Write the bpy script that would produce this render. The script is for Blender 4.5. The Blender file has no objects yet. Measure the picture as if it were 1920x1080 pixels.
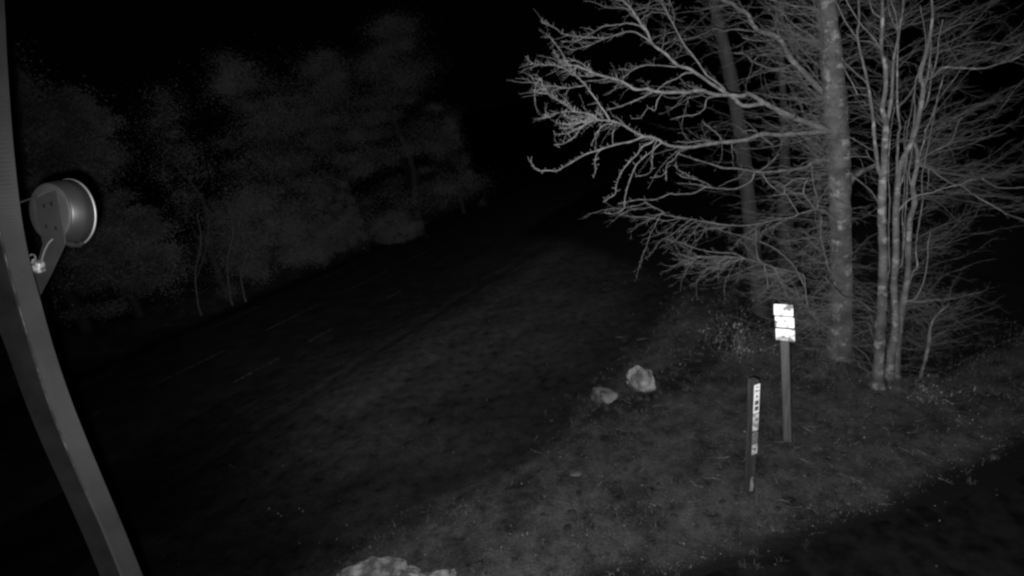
import bpy, math, random
import numpy as np
from mathutils import Vector, Matrix

random.seed(7)
RNG = np.random.default_rng(11)
scene = bpy.context.scene
COL = scene.collection

# ------------------------------------------------------------------ camera
CAM_H = 6.0                       # camera is fixed high on a mast
FOC, PITCH, ROLL = 1000.0, math.radians(20), math.radians(8)   # focal length in photo pixels
_down = np.array([math.cos(PITCH) * math.sin(ROLL), -math.cos(PITCH) * math.cos(ROLL), -math.sin(PITCH)])
_up = -_down
_fw = np.array([0, 0, -1.0]); _wy = _fw - _fw.dot(_up) * _up; _wy /= np.linalg.norm(_wy)
_wx = np.cross(_wy, _up)
ROT = np.array([_wx, _wy, _up])   # camera space -> world
cam = bpy.data.cameras.new('camera')
cam.sensor_width = 36.0
cam.lens = FOC / 1920 * 36.0
cam.clip_start = 0.05
cam.clip_end = 600
camo = bpy.data.objects.new('camera', cam); COL.objects.link(camo)
M4 = Matrix([list(map(float, ROT[i])) + [0] for i in range(3)] + [[0, 0, 0, 1]])
camo.matrix_world = Matrix.Translation((0, 0, CAM_H)) @ M4
scene.camera = camo

# ------------------------------------------------------------------ night sky
world = bpy.data.worlds.new('World'); scene.world = world
world.use_nodes = True
bg = world.node_tree.nodes['Background']
bg.inputs['Color'].default_value = (1, 1, 1, 1)
bg.inputs['Strength'].default_value = 0.00035

# ------------------------------------------------------------------ infrared lamp of the security camera
LAMP_POWER = 11000.0
BEAM_AIM = (1410, 350)            # where the lamp's beam points, as a direction in the photo
BEAM = [(0.0, 1.0), (12, 1.0), (20, .92), (27, .72), (34, .58), (41, .54), (48, .55), (54, .50), (61, .26), (67, .15), (76, .10), (110, .04)]

scene.view_settings.view_transform = 'Standard'
scene.view_settings.look = 'None'
scene.view_settings.exposure = 0
scene.view_settings.gamma = 1
scene.cycles.max_bounces = 4
scene.cycles.diffuse_bounces = 2
scene.cycles.use_denoising = True
scene.cycles.filter_width = 2.5

def ray(px, py):
    return ROT @ np.array([(px - 960) / FOC, -(py - 540) / FOC, -1.0])
CAMP = np.array([0, 0, CAM_H])
def at(px, py, Y):                # point seen at that place of the photo, Y metres ahead
    d = ray(px, py); return CAMP + d * (Y / d[1])
def atd(px, py, depth):           # same, by depth along the lens axis
    return CAMP + ray(px, py) * depth
def gpx(px, py, z=0.0):           # where that ray meets height z
    d = ray(px, py); return CAMP + d * ((z - CAM_H) / d[2])
def mpp(p):                       # metres per photo pixel at p
    return float((ROT.T @ (np.asarray(p) - CAMP))[2] * -1 / FOC)

def proj(p):
    c = ROT.T @ (np.asarray(p) - CAMP); return (960 - FOC * c[0] / c[2], 540 + FOC * c[1] / c[2])

lamp = bpy.data.lights.new('infrared_lamp', 'POINT')
lamp.energy = LAMP_POWER
lamp.shadow_soft_size = 0.02
lamp.use_nodes = True
nt = lamp.node_tree
em = nt.nodes['Emission']
tc = nt.nodes.new('ShaderNodeTexCoord')
sep = nt.nodes.new('ShaderNodeSeparateXYZ')
ac = nt.nodes.new('ShaderNodeMath'); ac.operation = 'ARCCOSINE'
dv = nt.nodes.new('ShaderNodeMath'); dv.operation = 'DIVIDE'; dv.inputs[1].default_value = math.pi
rp = nt.nodes.new('ShaderNodeValToRGB')
sq = nt.nodes.new('ShaderNodeVectorMath'); sq.operation = 'MULTIPLY'; sq.inputs[1].default_value = (1.0, 1.5, 1.0)   # the lens spreads the light wider than high
nz = nt.nodes.new('ShaderNodeVectorMath'); nz.operation = 'NORMALIZE'
nt.links.new(tc.outputs['Normal'], sq.inputs[0]); nt.links.new(sq.outputs[0], nz.inputs[0]); nt.links.new(nz.outputs[0], sep.inputs[0])
neg = nt.nodes.new('ShaderNodeMath'); neg.operation = 'MULTIPLY'; neg.inputs[1].default_value = -1.0
nt.links.new(sep.outputs['Z'], neg.inputs[0])
nt.links.new(neg.outputs[0], ac.inputs[0]); nt.links.new(ac.outputs[0], dv.inputs[0])
nt.links.new(dv.outputs[0], rp.inputs[0]); nt.links.new(rp.outputs['Color'], em.inputs['Strength'])
el = rp.color_ramp.elements
while len(el) > 1: el.remove(el[-1])
for i, (a, v) in enumerate(BEAM):
    e = el[0] if i == 0 else el.new(a / 180)
    e.position = a / 180; e.color = (v, v, v, 1)
lampo = bpy.data.objects.new('infrared_lamp', lamp); COL.objects.link(lampo)
lampo.location = CAMP + ROT @ np.array([-0.05, -0.07, 0.0])
lampo.rotation_euler = Vector(ray(*BEAM_AIM)).to_track_quat('-Z', 'Y').to_euler()

# ------------------------------------------------------------------ helpers
def smooth(a, b, x):
    t = np.clip((x - a) / (b - a), 0, 1); return t * t * (3 - 2 * t)
_LAT = RNG.random((256, 256))
def vnoise(x, y):
    xi = np.floor(x).astype(int); yi = np.floor(y).astype(int)
    fx = x - xi; fy = y - yi; fx = fx * fx * (3 - 2 * fx); fy = fy * fy * (3 - 2 * fy)
    a = _LAT[xi % 256, yi % 256]; b = _LAT[(xi + 1) % 256, yi % 256]
    c = _LAT[xi % 256, (yi + 1) % 256]; d = _LAT[(xi + 1) % 256, (yi + 1) % 256]
    return (a * (1 - fx) + b * fx) * (1 - fy) + (c * (1 - fx) + d * fx) * fy
def fbm(x, y, s=1.0, o=4):
    x = np.asarray(x, float); y = np.asarray(y, float); t = 0; a = .5; f = 1 / s
    for k in range(o):
        t = t + a * (vnoise(x * f + 17 * k, y * f + 31 * k) - .5); a *= .5; f *= 2.03
    return t

def mesh_obj(name, verts, faces, mat, parent=None, smooth_shade=True, **tags):
    me = bpy.data.meshes.new(name)
    verts = np.asarray(verts, float)
    if isinstance(faces, np.ndarray):
        n, k = faces.shape
        me.vertices.add(len(verts)); me.vertices.foreach_set('co', verts.ravel())
        me.loops.add(n * k); me.loops.foreach_set('vertex_index', faces.astype(np.int32).ravel())
        me.polygons.add(n)
        me.polygons.foreach_set('loop_start', np.arange(0, n * k, k, dtype=np.int32))
        me.polygons.foreach_set('loop_total', np.full(n, k, dtype=np.int32))
        me.update(calc_edges=True); me.validate()
    else:
        me.from_pydata([tuple(v) for v in verts], [], [tuple(f) for f in faces]); me.update()
    if smooth_shade:
        me.polygons.foreach_set('use_smooth', [True] * len(me.polygons))
    if mat: me.materials.append(mat)
    o = bpy.data.objects.new(name, me); COL.objects.link(o)
    if parent:
        o.parent = parent
        o.matrix_parent_inverse = parent.matrix_world.inverted()
    for k, v in tags.items(): o[k] = v
    return o

def thing(name, loc, label, cat, group=None):
    o = bpy.data.objects.new(name, None); COL.objects.link(o)
    o.location = [float(v) for v in loc]; o.empty_display_size = .2
    o.matrix_world = Matrix.Translation([float(v) for v in loc])
    o['label'] = label; o['category'] = cat
    if group: o['group'] = group
    return o

class MB:
    def __init__(s): s.v = []; s.f = []; s.n = 0
    def add(s, v, f):
        s.v.append(np.asarray(v, float)); s.f += [tuple(i + s.n for i in q) for q in f]; s.n += len(v)
    def box(s, c, ax, ay, az, hx, hy, hz, bev=0.0):
        c = np.asarray(c, float); ax, ay, az = (np.asarray(a, float) for a in (ax, ay, az))
        if bev <= 0:
            v = [c + ax * hx * i + ay * hy * j + az * hz * k for i in (-1, 1) for j in (-1, 1) for k in (-1, 1)]
            s.add(v, [(0, 1, 3, 2), (4, 6, 7, 5), (0, 4, 5, 1), (2, 3, 7, 6), (0, 2, 6, 4), (1, 5, 7, 3)]); return
        # prism with chamfered vertical edges and chamfered ends
        ring = [(hx, hy - bev), (hx - bev, hy), (-hx + bev, hy), (-hx, hy - bev), (-hx, -hy + bev), (-hx + bev, -hy), (hx - bev, -hy), (hx, -hy + bev)]
        v = []
        for z, q in ((-hz, 1 - bev / max(hx, hy)), (-hz + bev, 1), (hz - bev, 1), (hz, 1 - bev / max(hx, hy))):
            v += [c + ax * x * q + ay * y * q + az * z for x, y in ring]
        f = []
        for k in range(3):
            for i in range(8):
                j = (i + 1) % 8; f.append((k * 8 + i, k * 8 + j, k * 8 + 8 + j, k * 8 + 8 + i))
        f.append(tuple(range(7, -1, -1))); f.append(tuple(range(24, 32)))
        s.add(v, f)
    def tube(s, pts, rad, k=6, cap=True):
        v, f = tube_geo(pts, rad, k)
        f = [tuple(q) for q in f]
        if cap:
            n = len(pts); f.append(tuple(range(k - 1, -1, -1))); f.append(tuple(range((n - 1) * k, n * k)))
        s.add(v, f)
    def build(s, name, mat, parent=None, smooth_shade=False, **t):
        return mesh_obj(name, np.concatenate(s.v), s.f, mat, parent, smooth_shade, **t)

REFS = np.array([[.31, .17, .93], [.93, .2, -.3], [-.2, .95, .2], [.58, -.58, .58], [-.6, -.5, .62], [.1, .7, -.7]])
REFS /= np.linalg.norm(REFS, axis=1)[:, None]
def tube_geo(pts, rad, k):
    p = np.asarray(pts, float); n = len(p); r = np.broadcast_to(np.asarray(rad, float), (n,))
    t = np.gradient(p, axis=0); t /= np.linalg.norm(t, axis=1)[:, None] + 1e-9
    ref = REFS[int(np.argmin(np.abs(REFS @ t.T).max(1)))]
    a = np.cross(t, ref); a /= np.linalg.norm(a, axis=1)[:, None] + 1e-9
    b = np.cross(t, a)
    ang = np.arange(k) * 2 * math.pi / k
    v = p[:, None, :] + r[:, None, None] * (a[:, None, :] * np.cos(ang)[None, :, None] + b[:, None, :] * np.sin(ang)[None, :, None])
    i = np.arange(n - 1)[:, None] * k + np.arange(k)[None]
    j = np.arange(n - 1)[:, None] * k + (np.arange(k)[None] + 1) % k
    f = np.stack([i, j, j + k, i + k], -1).reshape(-1, 4)
    return v.reshape(-1, 3), f

class Bulk:                       # many tubes / quads joined into one mesh, numpy faces
    def __init__(s): s.v = []; s.f = []; s.n = 0
    def tube(s, pts, rad, k=3):
        v, f = tube_geo(pts, rad, k); s.v.append(v); s.f.append(f + s.n); s.n += len(v)
    def raw(s, v, f): s.v.append(v); s.f.append(f + s.n); s.n += len(v)
    def build(s, name, mat, parent=None, sm=True, **t):
        return mesh_obj(name, np.concatenate(s.v), np.concatenate(s.f), mat, parent, sm, **t)

def catmull(p, m=4):
    p = np.asarray(p, float)
    if len(p) < 3: 
        return np.array([p[0] + (p[-1] - p[0]) * t for t in np.linspace(0, 1, m + 1)])
    q = np.vstack([2 * p[0] - p[1], p, 2 * p[-1] - p[-2]]); out = []
    for i in range(1, len(q) - 2):
        for t in np.arange(m) / m:
            a, b, c, d = q[i - 1], q[i], q[i + 1], q[i + 2]
            out.append(.5 * (2 * b + (c - a) * t + (2 * a - 5 * b + 4 * c - d) * t * t + (3 * b - a - 3 * c + d) * t ** 3))
    out.append(p[-1]); return np.array(out)

# ------------------------------------------------------------------ materials (all greys: the picture is infrared)
def mat(name, lo, hi=None, scale=6.0, rough=.85, stretch=(1, 1, 1), bump=0.0, bscale=40.0, detail=5, contrast=(.35, .65), spec=.2, metallic=0.0, extra=None):
    m = bpy.data.materials.new(name); m.use_nodes = True
    n = m.node_tree.nodes; l = m.node_tree.links; b = n['Principled BSDF']
    b.inputs['Roughness'].default_value = rough
    b.inputs['Specular IOR Level'].default_value = spec
    b.inputs['Metallic'].default_value = metallic
    t = n.new('ShaderNodeTexCoord'); mp = n.new('ShaderNodeMapping'); mp.inputs['Scale'].default_value = stretch
    l.new(t.outputs['Object'], mp.inputs[0])
    if hi is None: hi = lo
    no = n.new('ShaderNodeTexNoise'); no.inputs['Scale'].default_value = scale; no.inputs['Detail'].default_value = detail
    l.new(mp.outputs[0], no.inputs['Vector'])
    cr = n.new('ShaderNodeValToRGB')
    cr.color_ramp.elements[0].position, cr.color_ramp.elements[1].position = contrast
    cr.color_ramp.elements[0].color = (lo, lo, lo, 1); cr.color_ramp.elements[1].color = (hi, hi, hi, 1)
    l.new(no.outputs[0], cr.inputs[0]); l.new(cr.outputs[0], b.inputs['Base Color'])
    if bump:
        n2 = n.new('ShaderNodeTexNoise'); n2.inputs['Scale'].default_value = bscale; n2.inputs['Detail'].default_value = 6
        l.new(mp.outputs[0], n2.inputs['Vector'])
        bp = n.new('ShaderNodeBump'); bp.inputs['Strength'].default_value = bump; bp.inputs['Distance'].default_value = .02
        l.new(n2.outputs[0], bp.inputs['Height']); l.new(bp.outputs[0], b.inputs['Normal'])
    if extra: extra(n, l, b, cr, mp)
    return m

def lichen(n, l, b, cr, mp):      # pale lichen patches, wider than high
    mp2 = n.new('ShaderNodeMapping'); mp2.inputs['Scale'].default_value = (5, 5, 6); l.new(mp.inputs[0].links[0].from_socket, mp2.inputs[0])
    no = n.new('ShaderNodeTexNoise'); no.inputs['Scale'].default_value = 1.0; no.inputs['Detail'].default_value = 3.5; no.inputs['Roughness'].default_value = .6
    l.new(mp2.outputs[0], no.inputs['Vector'])
    r = n.new('ShaderNodeValToRGB'); r.color_ramp.elements[0].position = .53; r.color_ramp.elements[1].position = .66
    l.new(no.outputs[0], r.inputs[0])
    mx = n.new('ShaderNodeMix'); mx.data_type = 'RGBA'; mx.inputs['B'].default_value = (.11, .11, .11, 1)
    l.new(r.outputs[0], mx.inputs['Factor']); l.new(cr.outputs[0], mx.inputs['A']); l.new(mx.outputs['Result'], b.inputs['Base Color'])

BARK = mat('beech_bark', .018, .052, 2.6, bump=.5, bscale=18, stretch=(1, 1, 1.6), extra=lichen)
STEM = mat('stem_bark', .032, .055, 7, bump=.4, bscale=25, extra=lichen)
LIMB = mat('limb_bark', .042, .085, 9, bump=.4, bscale=40)
TWIG = mat('twig_bark', .055, .085, 12)
TWIGR = mat('twig_bark_dull', .032, .05, 12)
FARBARK = mat('far_bark', .012, .020, 5, bump=.6, bscale=14, stretch=(1, 1, .3))
LEAF = mat('evergreen_foliage', .045, .085, 1.2, rough=.7)
LEAFN = mat('conifer_needles', .035, .085, 1.0, rough=.7, contrast=(.40, .60))
LEAFD = mat('dark_foliage', .038, .08, 1.0, rough=.7)
LEAF2 = mat('pale_foliage', .045, .08, 1.5, rough=.7)
LITTER = mat('dead_leaves', .02, .11, 9, contrast=(.45, .72))
GRASS = mat('grass', .020, .050, 3)
STONE = mat('pale_limestone', .04, .16, 4.0, bump=.8, bscale=14, contrast=(.38, .62))
STONEW = mat('white_limestone', .035, .17, 5.0, bump=.9, bscale=16, contrast=(.40, .62))
STONEM = mat('dull_limestone', .03, .10, 4.0, bump=.8, bscale=14, contrast=(.38, .62))
STONE2 = mat('grey_stone', .02, .045, 5, bump=.8, bscale=12)
ASPHALT = mat('asphalt', .012, .022, 1.5, bump=.5, bscale=120, spec=.03)
PAINT = mat('road_paint', .010, .07, 9, contrast=(.42, .62))
TIMBER = mat('grey_timber', .03, .05, 4, bump=.5, bscale=20, stretch=(6, 6, .5))
TIMBERD = mat('dark_timber', .012, .03, 4, bump=.5, bscale=20, stretch=(5, 5, .6), contrast=(.45, .75))
STEEL = mat('painted_steel', .0024, .0050, 7, rough=.55, spec=.15, bump=.02, bscale=30)
STEELHI = mat('edge_highlight', .006, .05, 14, contrast=(.46, .66))  # highlight along the mast's corner, put into the colour
LAMPBODY = mat('lamp_body', .0065, .009, 6, rough=.45, spec=.3)
BRACKET = mat('lamp_bracket', .011, .014, 10, rough=.6)
RIM = mat('polished_rim', .10, .16, 10, rough=.5, metallic=.45, spec=.5)
LITBACK = mat('lamp_back_lit', .017, .023, 8, rough=.5)  # drum's back coloured paler for the light falling square on it
WHITEP = mat('white_plastic', .03, .16, 30, rough=.4, contrast=(.4, .6))
CABLE = mat('cable_sheath', .045, .06, 10)

def panel_marks(n, l, b, cr, mp):
    pass
PANEL = mat('sign_sheet', .09, .50, 8, detail=4, contrast=(.36, .50), rough=.5)
PLATE = mat('plate_sheet', .36, .46, 14, contrast=(.3, .5), rough=.5)
PLATEG = mat('plate_grey', .07, .11, 20, rough=.6)
PLATEM = mat('plate_worn', .15, .34, 16, contrast=(.4, .6))
INK = mat('black_print', .012, .02, 30)

# ------------------------------------------------------------------ terrain
ROAD_ANG = math.radians(57.0)
RD = np.array([math.cos(ROAD_ANG), math.sin(ROAD_ANG)]); RN = np.array([-RD[1], RD[0]])
RZ = -0.6
def rs(px, py): 
    g = gpx(px, py, RZ); return RN @ g[:2], RD @ g[:2]
SA, SB, SC = 19.2, 16.55, 14.15   # the three painted lines, metres across from the camera
VERGE = np.array([gpx(*q)[:2] for q in [(430, 1180), (560, 1080), (690, 1010), (850, 930), (950, 885), (1040, 820), (1085, 765), (1165, 690), (1235, 600), (1290, 530)]])
VERGE = np.vstack([VERGE, VERGE[-1] + (VERGE[-1] - VERGE[-2]) * 8])
SHADOW_EDGE = np.array([gpx(*q)[:2] for q in [(1120, 1110), (1281, 1082), (1485, 1031), (1607, 986), (1730, 941), (1811, 901), (1925, 846), (2100, 760)]])
def sdist(P, L):                  # signed distance to a polyline, positive on its right
    best = np.full(len(P), 1e9); sg = np.ones(len(P))
    for a, b in zip(L[:-1], L[1:]):
        d = b - a; t = np.clip(((P - a) @ d) / (d @ d), 0, 1); q = a + t[:, None] * d
        e = np.linalg.norm(P - q, axis=1); c = d[0] * (P[:, 1] - a[1]) - d[1] * (P[:, 0] - a[0])
        m = e < best - 1e-9; best = np.where(m, e, best); sg = np.where(m, np.where(c < 0, 1, -1), sg)
    return best * sg
DITCH0, DITCH1 = gpx(1730, 735)[:2], gpx(1925, 640)[:2]
def height(x, y):
    x = np.asarray(x, float); y = np.asarray(y, float)
    s = RN[0] * x + RN[1] * y; u = RD[0] * x + RD[1] * y
    P = np.stack([x.ravel(), y.ravel()], 1)
    vd = sdist(P, VERGE).reshape(x.shape)
    z = -0.6 * smooth(9.0, 13.2, s)
    z = z + .10 * smooth(-.1, .7, vd)                         # the verge stands a little proud
    rut = np.exp(-((s - 10.6 + .5 * fbm(u, s * 0, 6)) / .32) ** 2) + np.exp(-((s - 8.6 + .6 * fbm(u + 9, s * 0, 5)) / .35) ** 2) + .8 * np.exp(-((s - 7.0 + .8 * fbm(u + 40, s * 0, 5)) / .3) ** 2)
    z = z - .05 * rut * smooth(.2, -.8, vd) * (.5 + fbm(u, s, 2.5) + .5)
    z = z + .10 * fbm(x, y, 3.0) * smooth(13.2, 12, s) + .05 * fbm(x + 5, y, .7) * (smooth(13.2, 12, s))
    z = z + .025 * fbm(x, y + 7, .22, 3) * smooth(13.4, 12.6, s)
    z = z + smooth(20.3, 24, s) * (.55 + .5 * fbm(x, y, 2.0)) + .25 * fbm(x, y, .8) * smooth(20.3, 21.5, s) + .35 * smooth(24, 40, s)
    d = DITCH1 - DITCH0; dl = np.linalg.norm(d); d = d / dl
    k = -d[1] * (x - DITCH0[0]) + d[0] * (y - DITCH0[1]); w = d[0] * (x - DITCH0[0]) + d[1] * (y - DITCH0[1])
    z = z - .9 * smooth(0, .9, k) * smooth(-.6, 1.5, w) * smooth(7, 3, k)
    return z
def h1(p): return float(height(np.array([p[0]]), np.array([p[1]]))[0])
def grd(px, py, it=6):            # ground point under a place in the photo
    z = 0.0
    for _ in range(it):
        g = gpx(px, py, z); z = .5 * z + .5 * h1(g) if _ else h1(g)
    return np.array([g[0], g[1], h1(g)])

def axis(lo, a, b, hi, fine, grow):
    out = list(np.arange(a, b, fine)); st = fine; v = b
    while v < hi: out.append(v); st *= grow; v += st
    st = fine; v = a - fine
    while v > lo: out.insert(0, v); st *= grow; v -= st
    return np.array([lo] + out + [hi])
gx = axis(-160, -9, 12.5, 200, .085, 1.13); gy = axis(-25, 2.2, 17, 260, .085, 1.12)
X, Y = np.meshgrid(gx, gy, indexing='ij')
Z = height(X, Y)
ny = len(gy)
I = np.arange(len(gx) - 1)[:, None] * ny + np.arange(ny - 1)[None]
F = np.stack([I, I + ny, I + ny + 1, I + 1], -1).reshape(-1, 4)

def ground_mat():
    m = bpy.data.materials.new('ground_soil_grass'); m.use_nodes = True
    n = m.node_tree.nodes; l = m.node_tree.links; b = n['Principled BSDF']
    b.inputs['Roughness'].default_value = .95; b.inputs['Specular IOR Level'].default_value = .04
    t = n.new('ShaderNodeTexCoord'); at_ = n.new('ShaderNodeAttribute'); at_.attribute_name = 'turf'
    def noise(sc, det=5, vec=None, r=.6):
        q = n.new('ShaderNodeTexNoise'); q.inputs['Scale'].default_value = sc; q.inputs['Detail'].default_value = det; q.inputs['Roughness'].default_value = r
        l.new(vec or t.outputs['Object'], q.inputs['Vector']); return q.outputs[0]
    def ramp(src, stops):
        r = n.new('ShaderNodeValToRGB'); e = r.color_ramp.elements
        while len(e) > 1: e.remove(e[-1])
        for i, (p, v) in enumerate(stops):
            x = e[0] if i == 0 else e.new(p)
            x.position = p; x.color = (v, v, v, 1)
        l.new(src, r.inputs[0]); return r.outputs[0]
    turf = ramp(noise(1.25, 9, r=.72), [(.30, .008), (.40, .016), (.52, .030), (.64, .036), (.78, .052)])
    mp = n.new('ShaderNodeMapping'); mp.inputs['Rotation'].default_value = (0, 0, -ROAD_ANG); mp.inputs['Scale'].default_value = (.4, 1.1, 1)
    l.new(t.outputs['Object'], mp.inputs[0])
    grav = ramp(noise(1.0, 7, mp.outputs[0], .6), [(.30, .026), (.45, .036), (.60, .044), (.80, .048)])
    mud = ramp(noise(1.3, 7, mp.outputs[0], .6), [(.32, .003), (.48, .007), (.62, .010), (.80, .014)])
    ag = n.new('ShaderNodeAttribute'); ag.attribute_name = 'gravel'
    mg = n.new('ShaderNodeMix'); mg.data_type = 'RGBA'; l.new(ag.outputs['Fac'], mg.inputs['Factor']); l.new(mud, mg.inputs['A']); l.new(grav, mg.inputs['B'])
    spk = ramp(noise(34, 3), [(.36, .55), (.5, 1.0), (.66, 1.0), (.74, 1.9)])
    clod = ramp(noise(4.2, 6, r=.62), [(.30, .22), (.40, .75), (.52, 1.0), (.70, 1.35)])
    mx = n.new('ShaderNodeMix'); mx.data_type = 'RGBA'; l.new(at_.outputs['Fac'], mx.inputs['Factor']); l.new(mg.outputs['Result'], mx.inputs['A']); l.new(turf, mx.inputs['B'])
    mu = n.new('ShaderNodeMix'); mu.data_type = 'RGBA'; mu.blend_type = 'MULTIPLY'; mu.inputs['Factor'].default_value = 1
    l.new(mx.outputs['Result'], mu.inputs['A']); l.new(spk, mu.inputs['B']); 
    m2 = n.new('ShaderNodeMix'); m2.data_type = 'RGBA'; m2.blend_type = 'MULTIPLY'; m2.inputs['Factor'].default_value = 1
    l.new(mu.outputs['Result'], m2.inputs['A']); l.new(clod, m2.inputs['B'])
    ad = n.new('ShaderNodeAttribute'); ad.attribute_name = 'darkening'
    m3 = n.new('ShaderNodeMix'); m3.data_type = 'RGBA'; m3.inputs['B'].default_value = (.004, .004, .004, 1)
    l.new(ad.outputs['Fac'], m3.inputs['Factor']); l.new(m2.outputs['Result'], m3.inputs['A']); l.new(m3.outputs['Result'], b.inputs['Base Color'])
    bp = n.new('ShaderNodeBump'); bp.inputs['Strength'].default_value = .8; bp.inputs['Distance'].default_value = .03
    l.new(noise(22, 6), bp.inputs['Height']); l.new(bp.outputs[0], b.inputs['Normal'])
    return m
GROUND = ground_mat()
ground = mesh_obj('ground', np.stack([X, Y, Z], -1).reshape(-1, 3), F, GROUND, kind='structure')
P2 = np.stack([X.ravel(), Y.ravel()], 1)
sR = P2 @ RN
turf = smooth(-.25, .35, sdist(P2, VERGE) + .5 * fbm(P2[:, 0], P2[:, 1], .6)) + smooth(20.2, 21, sR)
DARK_STREAK = np.array([gpx(*q)[:2] for q in [(1120, 775), (1200, 752), (1260, 725), (1320, 680), (1370, 630)]])  # turf thinned along this line, so the ground is darker
turf = turf * (1 - .85 * smooth(.55, .1, np.abs(sdist(P2, DARK_STREAK)) + .5 * fbm(P2[:, 0], P2[:, 1], .5)))
a = ground.data.attributes.new('turf', 'FLOAT', 'POINT'); a.data.foreach_set('value', np.clip(turf, 0, 1).astype(np.float32))

def dark_band(P):                     # dark band of ground running off behind the verge on the right
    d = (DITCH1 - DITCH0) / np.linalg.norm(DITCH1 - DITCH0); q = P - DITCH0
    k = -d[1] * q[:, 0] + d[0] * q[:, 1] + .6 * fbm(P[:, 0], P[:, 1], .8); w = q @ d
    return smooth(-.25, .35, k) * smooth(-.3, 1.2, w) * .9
a = ground.data.attributes.new('darkening', 'FLOAT', 'POINT'); a.data.foreach_set('value', np.maximum(smooth(-.42, .02, sdist(P2, SHADOW_EDGE) + .35 * fbm(P2[:, 0], P2[:, 1], .5)), dark_band(P2)).astype(np.float32))  # painted-in shade at the near corner's edge, plus the darker right-hand band
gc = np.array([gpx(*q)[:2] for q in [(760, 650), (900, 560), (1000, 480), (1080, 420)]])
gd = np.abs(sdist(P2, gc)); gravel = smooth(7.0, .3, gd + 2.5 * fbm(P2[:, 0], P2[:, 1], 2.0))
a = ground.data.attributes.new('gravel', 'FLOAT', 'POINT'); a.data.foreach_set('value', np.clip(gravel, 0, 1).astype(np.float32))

# the road beyond the lay-by
mb = MB()
us = np.concatenate([np.arange(-40, 40, 1.0), np.arange(40, 240, 8.0)])
cross = [13.35, 14.1, 15.4, SB, 17.7, 19.25, 20.1]
crown = [-.05, .0, .03, .04, .03, .0, -.05]
v = [np.array([*(RD * u + RN * (s + (.06 * math.sin(u * 1.7 + i) if i in (0, 6) else 0))), RZ + .035 + c]) for u in us for i, (s, c) in enumerate(zip(cross, crown))]
f = [(i * 7 + j, i * 7 + 7 + j, i * 7 + 8 + j, i * 7 + 1 + j) for i in range(len(us) - 1) for j in range(6)]
f = [q[::-1] for q in f]
mb.add(v, f)
road = mb.build('road', ASPHALT, smooth_shade=True, kind='structure')
def roadz(s): return RZ + .035 + float(np.interp(s, cross, crown))
def dash(s, u0, u1, w):
    q = MB(); n = 6; v = []
    for i in range(n + 1):
        u = u0 + (u1 - u0) * i / n
        for k in (-.5, .5):
            v.append(np.array([*(RD * u + RN * (s + k * w)), roadz(s + k * w) + .006]))
    q.add(v, [(2 * i + 1, 2 * i, 2 * i + 2, 2 * i + 3) for i in range(n)]); q.build('painted_dash', PAINT, road)
for s, segs, w in ((SA, [((130, 735), (215, 695)), ((375, 617), (487, 573)), ((600, 520), (660, 495)), ((750, 455), (790, 440))], .10),
                   (SB, [((150, 797), (200, 772)), ((275, 730), (425, 660)), ((490, 622), (590, 575)), ((645, 543), (718, 510)), ((765, 490), (800, 475))], .10),
                   (SC, [((440, 722), (530, 675)), ((590, 645), (640, 620)), ((722, 562), (757, 547))], .10)):
    for (p, q) in segs:
        dash(s, rs(*p)[1], rs(*q)[1], w)

# near right corner: a shadow put in as a near-black sheet
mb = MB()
dpts = catmull(np.c_[SHADOW_EDGE, np.zeros(len(SHADOW_EDGE))], 6)[:, :2]
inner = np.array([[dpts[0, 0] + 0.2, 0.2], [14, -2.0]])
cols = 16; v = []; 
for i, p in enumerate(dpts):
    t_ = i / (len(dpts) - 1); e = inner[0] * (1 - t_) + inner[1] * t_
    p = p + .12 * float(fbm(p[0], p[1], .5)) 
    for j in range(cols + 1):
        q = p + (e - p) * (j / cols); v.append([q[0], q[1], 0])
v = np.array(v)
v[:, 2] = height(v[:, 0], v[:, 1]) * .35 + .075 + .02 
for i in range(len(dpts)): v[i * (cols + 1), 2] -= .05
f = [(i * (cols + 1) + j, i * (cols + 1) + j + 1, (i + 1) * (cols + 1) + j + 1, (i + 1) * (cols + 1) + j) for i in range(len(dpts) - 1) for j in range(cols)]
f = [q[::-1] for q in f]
SHADOWM = mat('shadow_dark', .002, .006, 5, bump=.6, bscale=60, spec=.02)
mb.add(v, f); mb.build('shadow_sheet', SHADOWM, smooth_shade=True, kind='structure')

# ------------------------------------------------------------------ grass and fallen leaves (uncountable)
def scatter(n, x0, x1, y0, y1): return np.stack([RNG.uniform(x0, x1, n), RNG.uniform(y0, y1, n)], 1)
P = scatter(150000, -3, 12, 2.6, 14)
vd = sdist(P, VERGE); dd = sdist(P, SHADOW_EDGE)
dens = np.clip(.35 + 2.2 * fbm(P[:, 0], P[:, 1], .55), 0, 1) * smooth(-.3, .5, vd) * (dd < 0)
P = P[RNG.random(len(P)) < dens * .75]
z = height(P[:, 0], P[:, 1]); n = len(P)
hh = RNG.uniform(.015, .05, n) * (1 + 1.5 * (RNG.random(n) < .03)); aa = RNG.uniform(0, 6.28, n); w = RNG.uniform(.004, .009, n)
base = np.c_[P, z - .005]; wv = np.c_[np.cos(aa), np.sin(aa), 0 * aa] * w[:, None]
tip = base + np.c_[RNG.normal(0, .6, n) * hh, RNG.normal(0, .6, n) * hh, hh]
V = np.stack([base - wv, base + wv, tip], 1).reshape(-1, 3)
mesh_obj('grass', V, np.arange(3 * n).reshape(-1, 3), GRASS, smooth_shade=False, kind='stuff', label='short sparse grass on the verge round the posts', category='grass')

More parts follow.
